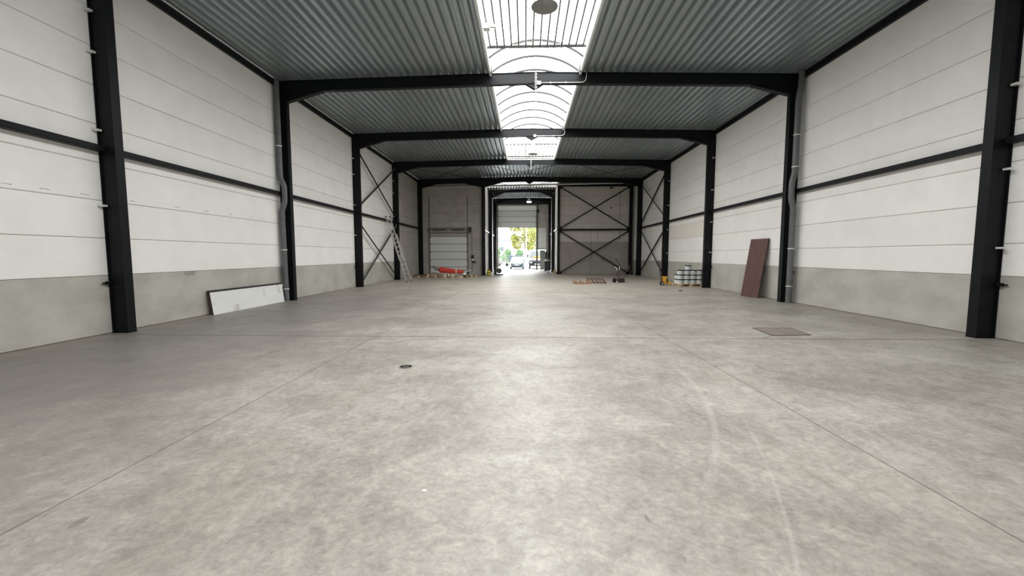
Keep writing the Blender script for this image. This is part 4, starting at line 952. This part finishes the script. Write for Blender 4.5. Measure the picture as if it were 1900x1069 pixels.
def tree(label, loc, h, blobs, leafm, n, size, tr=0.22):
    t = thing('tree', label, 'tree', loc, 0, 'trees outside the gate')
    MB().tube([(0, 0, 0), (0.05, 0, h * 0.35), (-0.05, 0, h * 0.7), (0.0, 0, h)], [tr, tr * 0.8, tr * 0.55, tr * 0.2], 10).build('trunk', BARK, t, True)
    for k in range(5):
        a = k * 1.3; z = h * (0.4 + 0.1 * k); MB().tube([(0, 0, z), (0.7 * math.cos(a), 0.7 * math.sin(a), z + 0.5), (1.4 * math.cos(a), 1.4 * math.sin(a), z + 1.1)], [tr * 0.35, tr * 0.25, tr * 0.1], 6).build('branch', BARK, t, True)
    leafmesh(leaves(n, blobs, size, rnd), 'foliage', leafm, t)
    return t
tree('tall yellow-green tree with a bare trunk behind the car', (-0.25, 66, 0), 8.0, [(-1.1, 0, 3.3, 0.9, 0.9), (0.9, 0, 3.0, 0.8, 0.8), (0.6, 0, 4.3, 1.3, 1.1), (-0.6, 0.2, 5.0, 1.5, 1.2), (0.4, 0, 6.6, 1.9, 1.6), (-1.5, 0, 4.2, 0.7, 0.7), (1.7, 0, 4.6, 0.8, 1.0), (-1.6, 0, 6.2, 1.0, 1.0)], LEAFY, 5200, 0.15)
tree('paler green tree standing behind the yellow-green one', (1.9, 78, 0), 7.5, [(0, 0, 4.2, 1.6, 1.6), (-0.6, 0, 5.8, 1.5, 1.4), (0.9, 0, 5.4, 1.5, 1.5), (0.2, 0, 7.0, 1.5, 1.3)], LEAFG, 2600, 0.2)
for (x, y, r, lab) in ((-5.9, 80, 1.35, 'leafy green bush furthest left behind the fence'), (-3.7, 79, 1.25, 'leafy green bush in the middle behind the fence'), (-1.3, 78, 1.2, 'leafy green bush behind the car beside the tree')):
    t = thing('bush', lab, 'bush', (x, y, 0), 0, 'bushes behind the fence')
    MB().tube([(0, 0, 0), (0.05, 0, r * 1.2)], [0.06, 0.03], 6).build('stem', BARK, t)
    leafmesh(leaves(2200, [(0, 0, r * 0.9, r * 0.8, r * 0.85), (r * 0.2, 0, r * 1.6, r * 0.55, r * 0.6)], 0.15, rnd), 'foliage', LEAFY if x == -1.6 else LEAFG, t)
t = thing('fence', 'pale green wire fence running behind the car', 'fence', (0, 72, 0))
FENCE = mat('pale_green_fence', (0.12, 0.15, 0.10), rough=0.6)
for k in range(13): MB().box(-7 + k * 0.75 - 0.03, -7 + k * 0.75 + 0.03, -0.03, 0.03, 0, 1.35).build('fence_post', FENCE, t)
for z in (0.15, 0.75, 1.3): MB().box(-7, 2.0, -0.015, 0.015, z - 0.02, z + 0.02).build('fence_rail', FENCE, t)
for k in range(60): MB().box(-7 + k * 0.15 - 0.006, -7 + k * 0.15 + 0.006, -0.006, 0.006, 0.15, 1.3).build('fence_wire', FENCE, t)
t = thing('skip_container', 'blue-grey container standing behind the car', 'container', (-1.35, 57, 0))
SKIP = mat('blue_grey_metal', (0.05, 0.07, 0.09), rough=0.5)
MB().loft([[(dx * w_, dy * 0.7, z) for dx, dy in ((-1, -1), (1, -1), (1, 1), (-1, 1))] for w_, z in ((0.85, 0.2), (1.0, 1.45))]).build('body', SKIP, t)
MB().box(-1.06, 1.06, -0.76, 0.76, 1.45, 1.55).build('rim', SKIP, t)
for k in range(6): MB().box(-0.85 + k * 0.34 - 0.03, -0.85 + k * 0.34 + 0.03, -0.76, -0.66, 0.3, 1.45).build('stiffener', SKIP, t)
for s in (-0.6, 0.6): MB().box(s - 0.1, s + 0.1, -0.4, 0.4, 0, 0.2).build('foot', PLASTK, t)
for x, y, h, lab in ((-3.74, 75, 4.2, 'thin grey lamp post furthest left outside'), (-2.47, 75.5, 3.9, 'thin grey lamp post left of the yellow-green tree')):
    t = thing('lamp_post', lab, 'lamp post', (x, y, 0), 0, 'lamp posts outside the gate')
    MB().tube([(0, 0, 0), (0, 0, h)], [0.07, 0.05], 8).build('pole', GREYSTEEL, t, True)
    MB().box(-0.12, 0.12, -0.08, 0.08, h, h + 0.12).build('lantern', GREYSTEEL, t)
t = thing('white_pole', 'white pole standing in front of the tree trunk', 'pole', (0.10, 63, 0))
MB().tube([(0, 0, 0), (0, 0, 6.2)], [0.06, 0.045], 10).build('shaft', CLIP, t, True); MB().box(-0.15, 0.15, -0.15, 0.15, 0, 0.05).build('base_plate', CLIP, t)
t = thing('motor_scooter', 'grey two-wheeler parked to the left of the car', 'scooter', (-3.1, 56.5, 0), 0.5)
ws = MB().lathe([(0.13, -0.05), (0.22, -0.05), (0.25, 0), (0.22, 0.05), (0.13, 0.05)], 16, (0, 0, 0), 'y').mesh('wheel', RUBBER, True)
for x in (-0.55, 0.6): place(ws, 'wheel', t, (x, 0, 0.25))
MB().loft([[(x, dy * w_, z + dz * h_) for dy, dz in ((-1, -1), (1, -1), (1, 1), (-1, 1))] for x, z, w_, h_ in ((-0.85, 0.62, 0.08, 0.06), (-0.55, 0.58, 0.16, 0.18), (-0.1, 0.45, 0.15, 0.18), (0.05, 0.33, 0.13, 0.06), (0.38, 0.33, 0.13, 0.06))]).build('body', GREYSTEEL, t, True)
MB().loft([[(x, dy * 0.15, z) for dy in (-1, 1)] + [(x + 0.07, dy * 0.15, z) for dy in (1, -1)] for x, z in ((0.36, 0.32), (0.44, 0.65), (0.36, 0.95))]).build('leg_shield', GREYSTEEL, t)
MB().box(-0.75, -0.1, -0.14, 0.14, 0.72, 0.80).build('seat', RUBBER, t)
MB().tube([(0.60, 0, 0.25), (0.36, 0, 1.0)], 0.025, 8).build('fork', GREYSTEEL, t); MB().tube([(0.34, -0.3, 1.03), (0.34, 0.3, 1.03)], 0.02, 8).build('handlebar', RUBBER, t)
t = thing('white_building', 'pale white building far beyond the fence', 'building', (-9.0, 112, 0))
BW = mat('pale_render', (0.30, 0.31, 0.33), rough=0.8)
MB().box(-6, 5.2, 0, 8, 0, 5.2).build('wall', BW, t)
MB().extrude_y([(-6.3, 5.2), (5.5, 5.2), (5.5, 5.4), (-0.4, 6.8), (-6.3, 6.0)], -0.3, 8.3).build('roof', mat('pale_grey_roof', (0.09, 0.10, 0.115), rough=0.7), t)
for k in range(3): MB().box(-3.0 + 2.4 * k, -1.8 + 2.4 * k, -0.05, 0.0, 2.6, 3.8).build('window', GLASS, t)
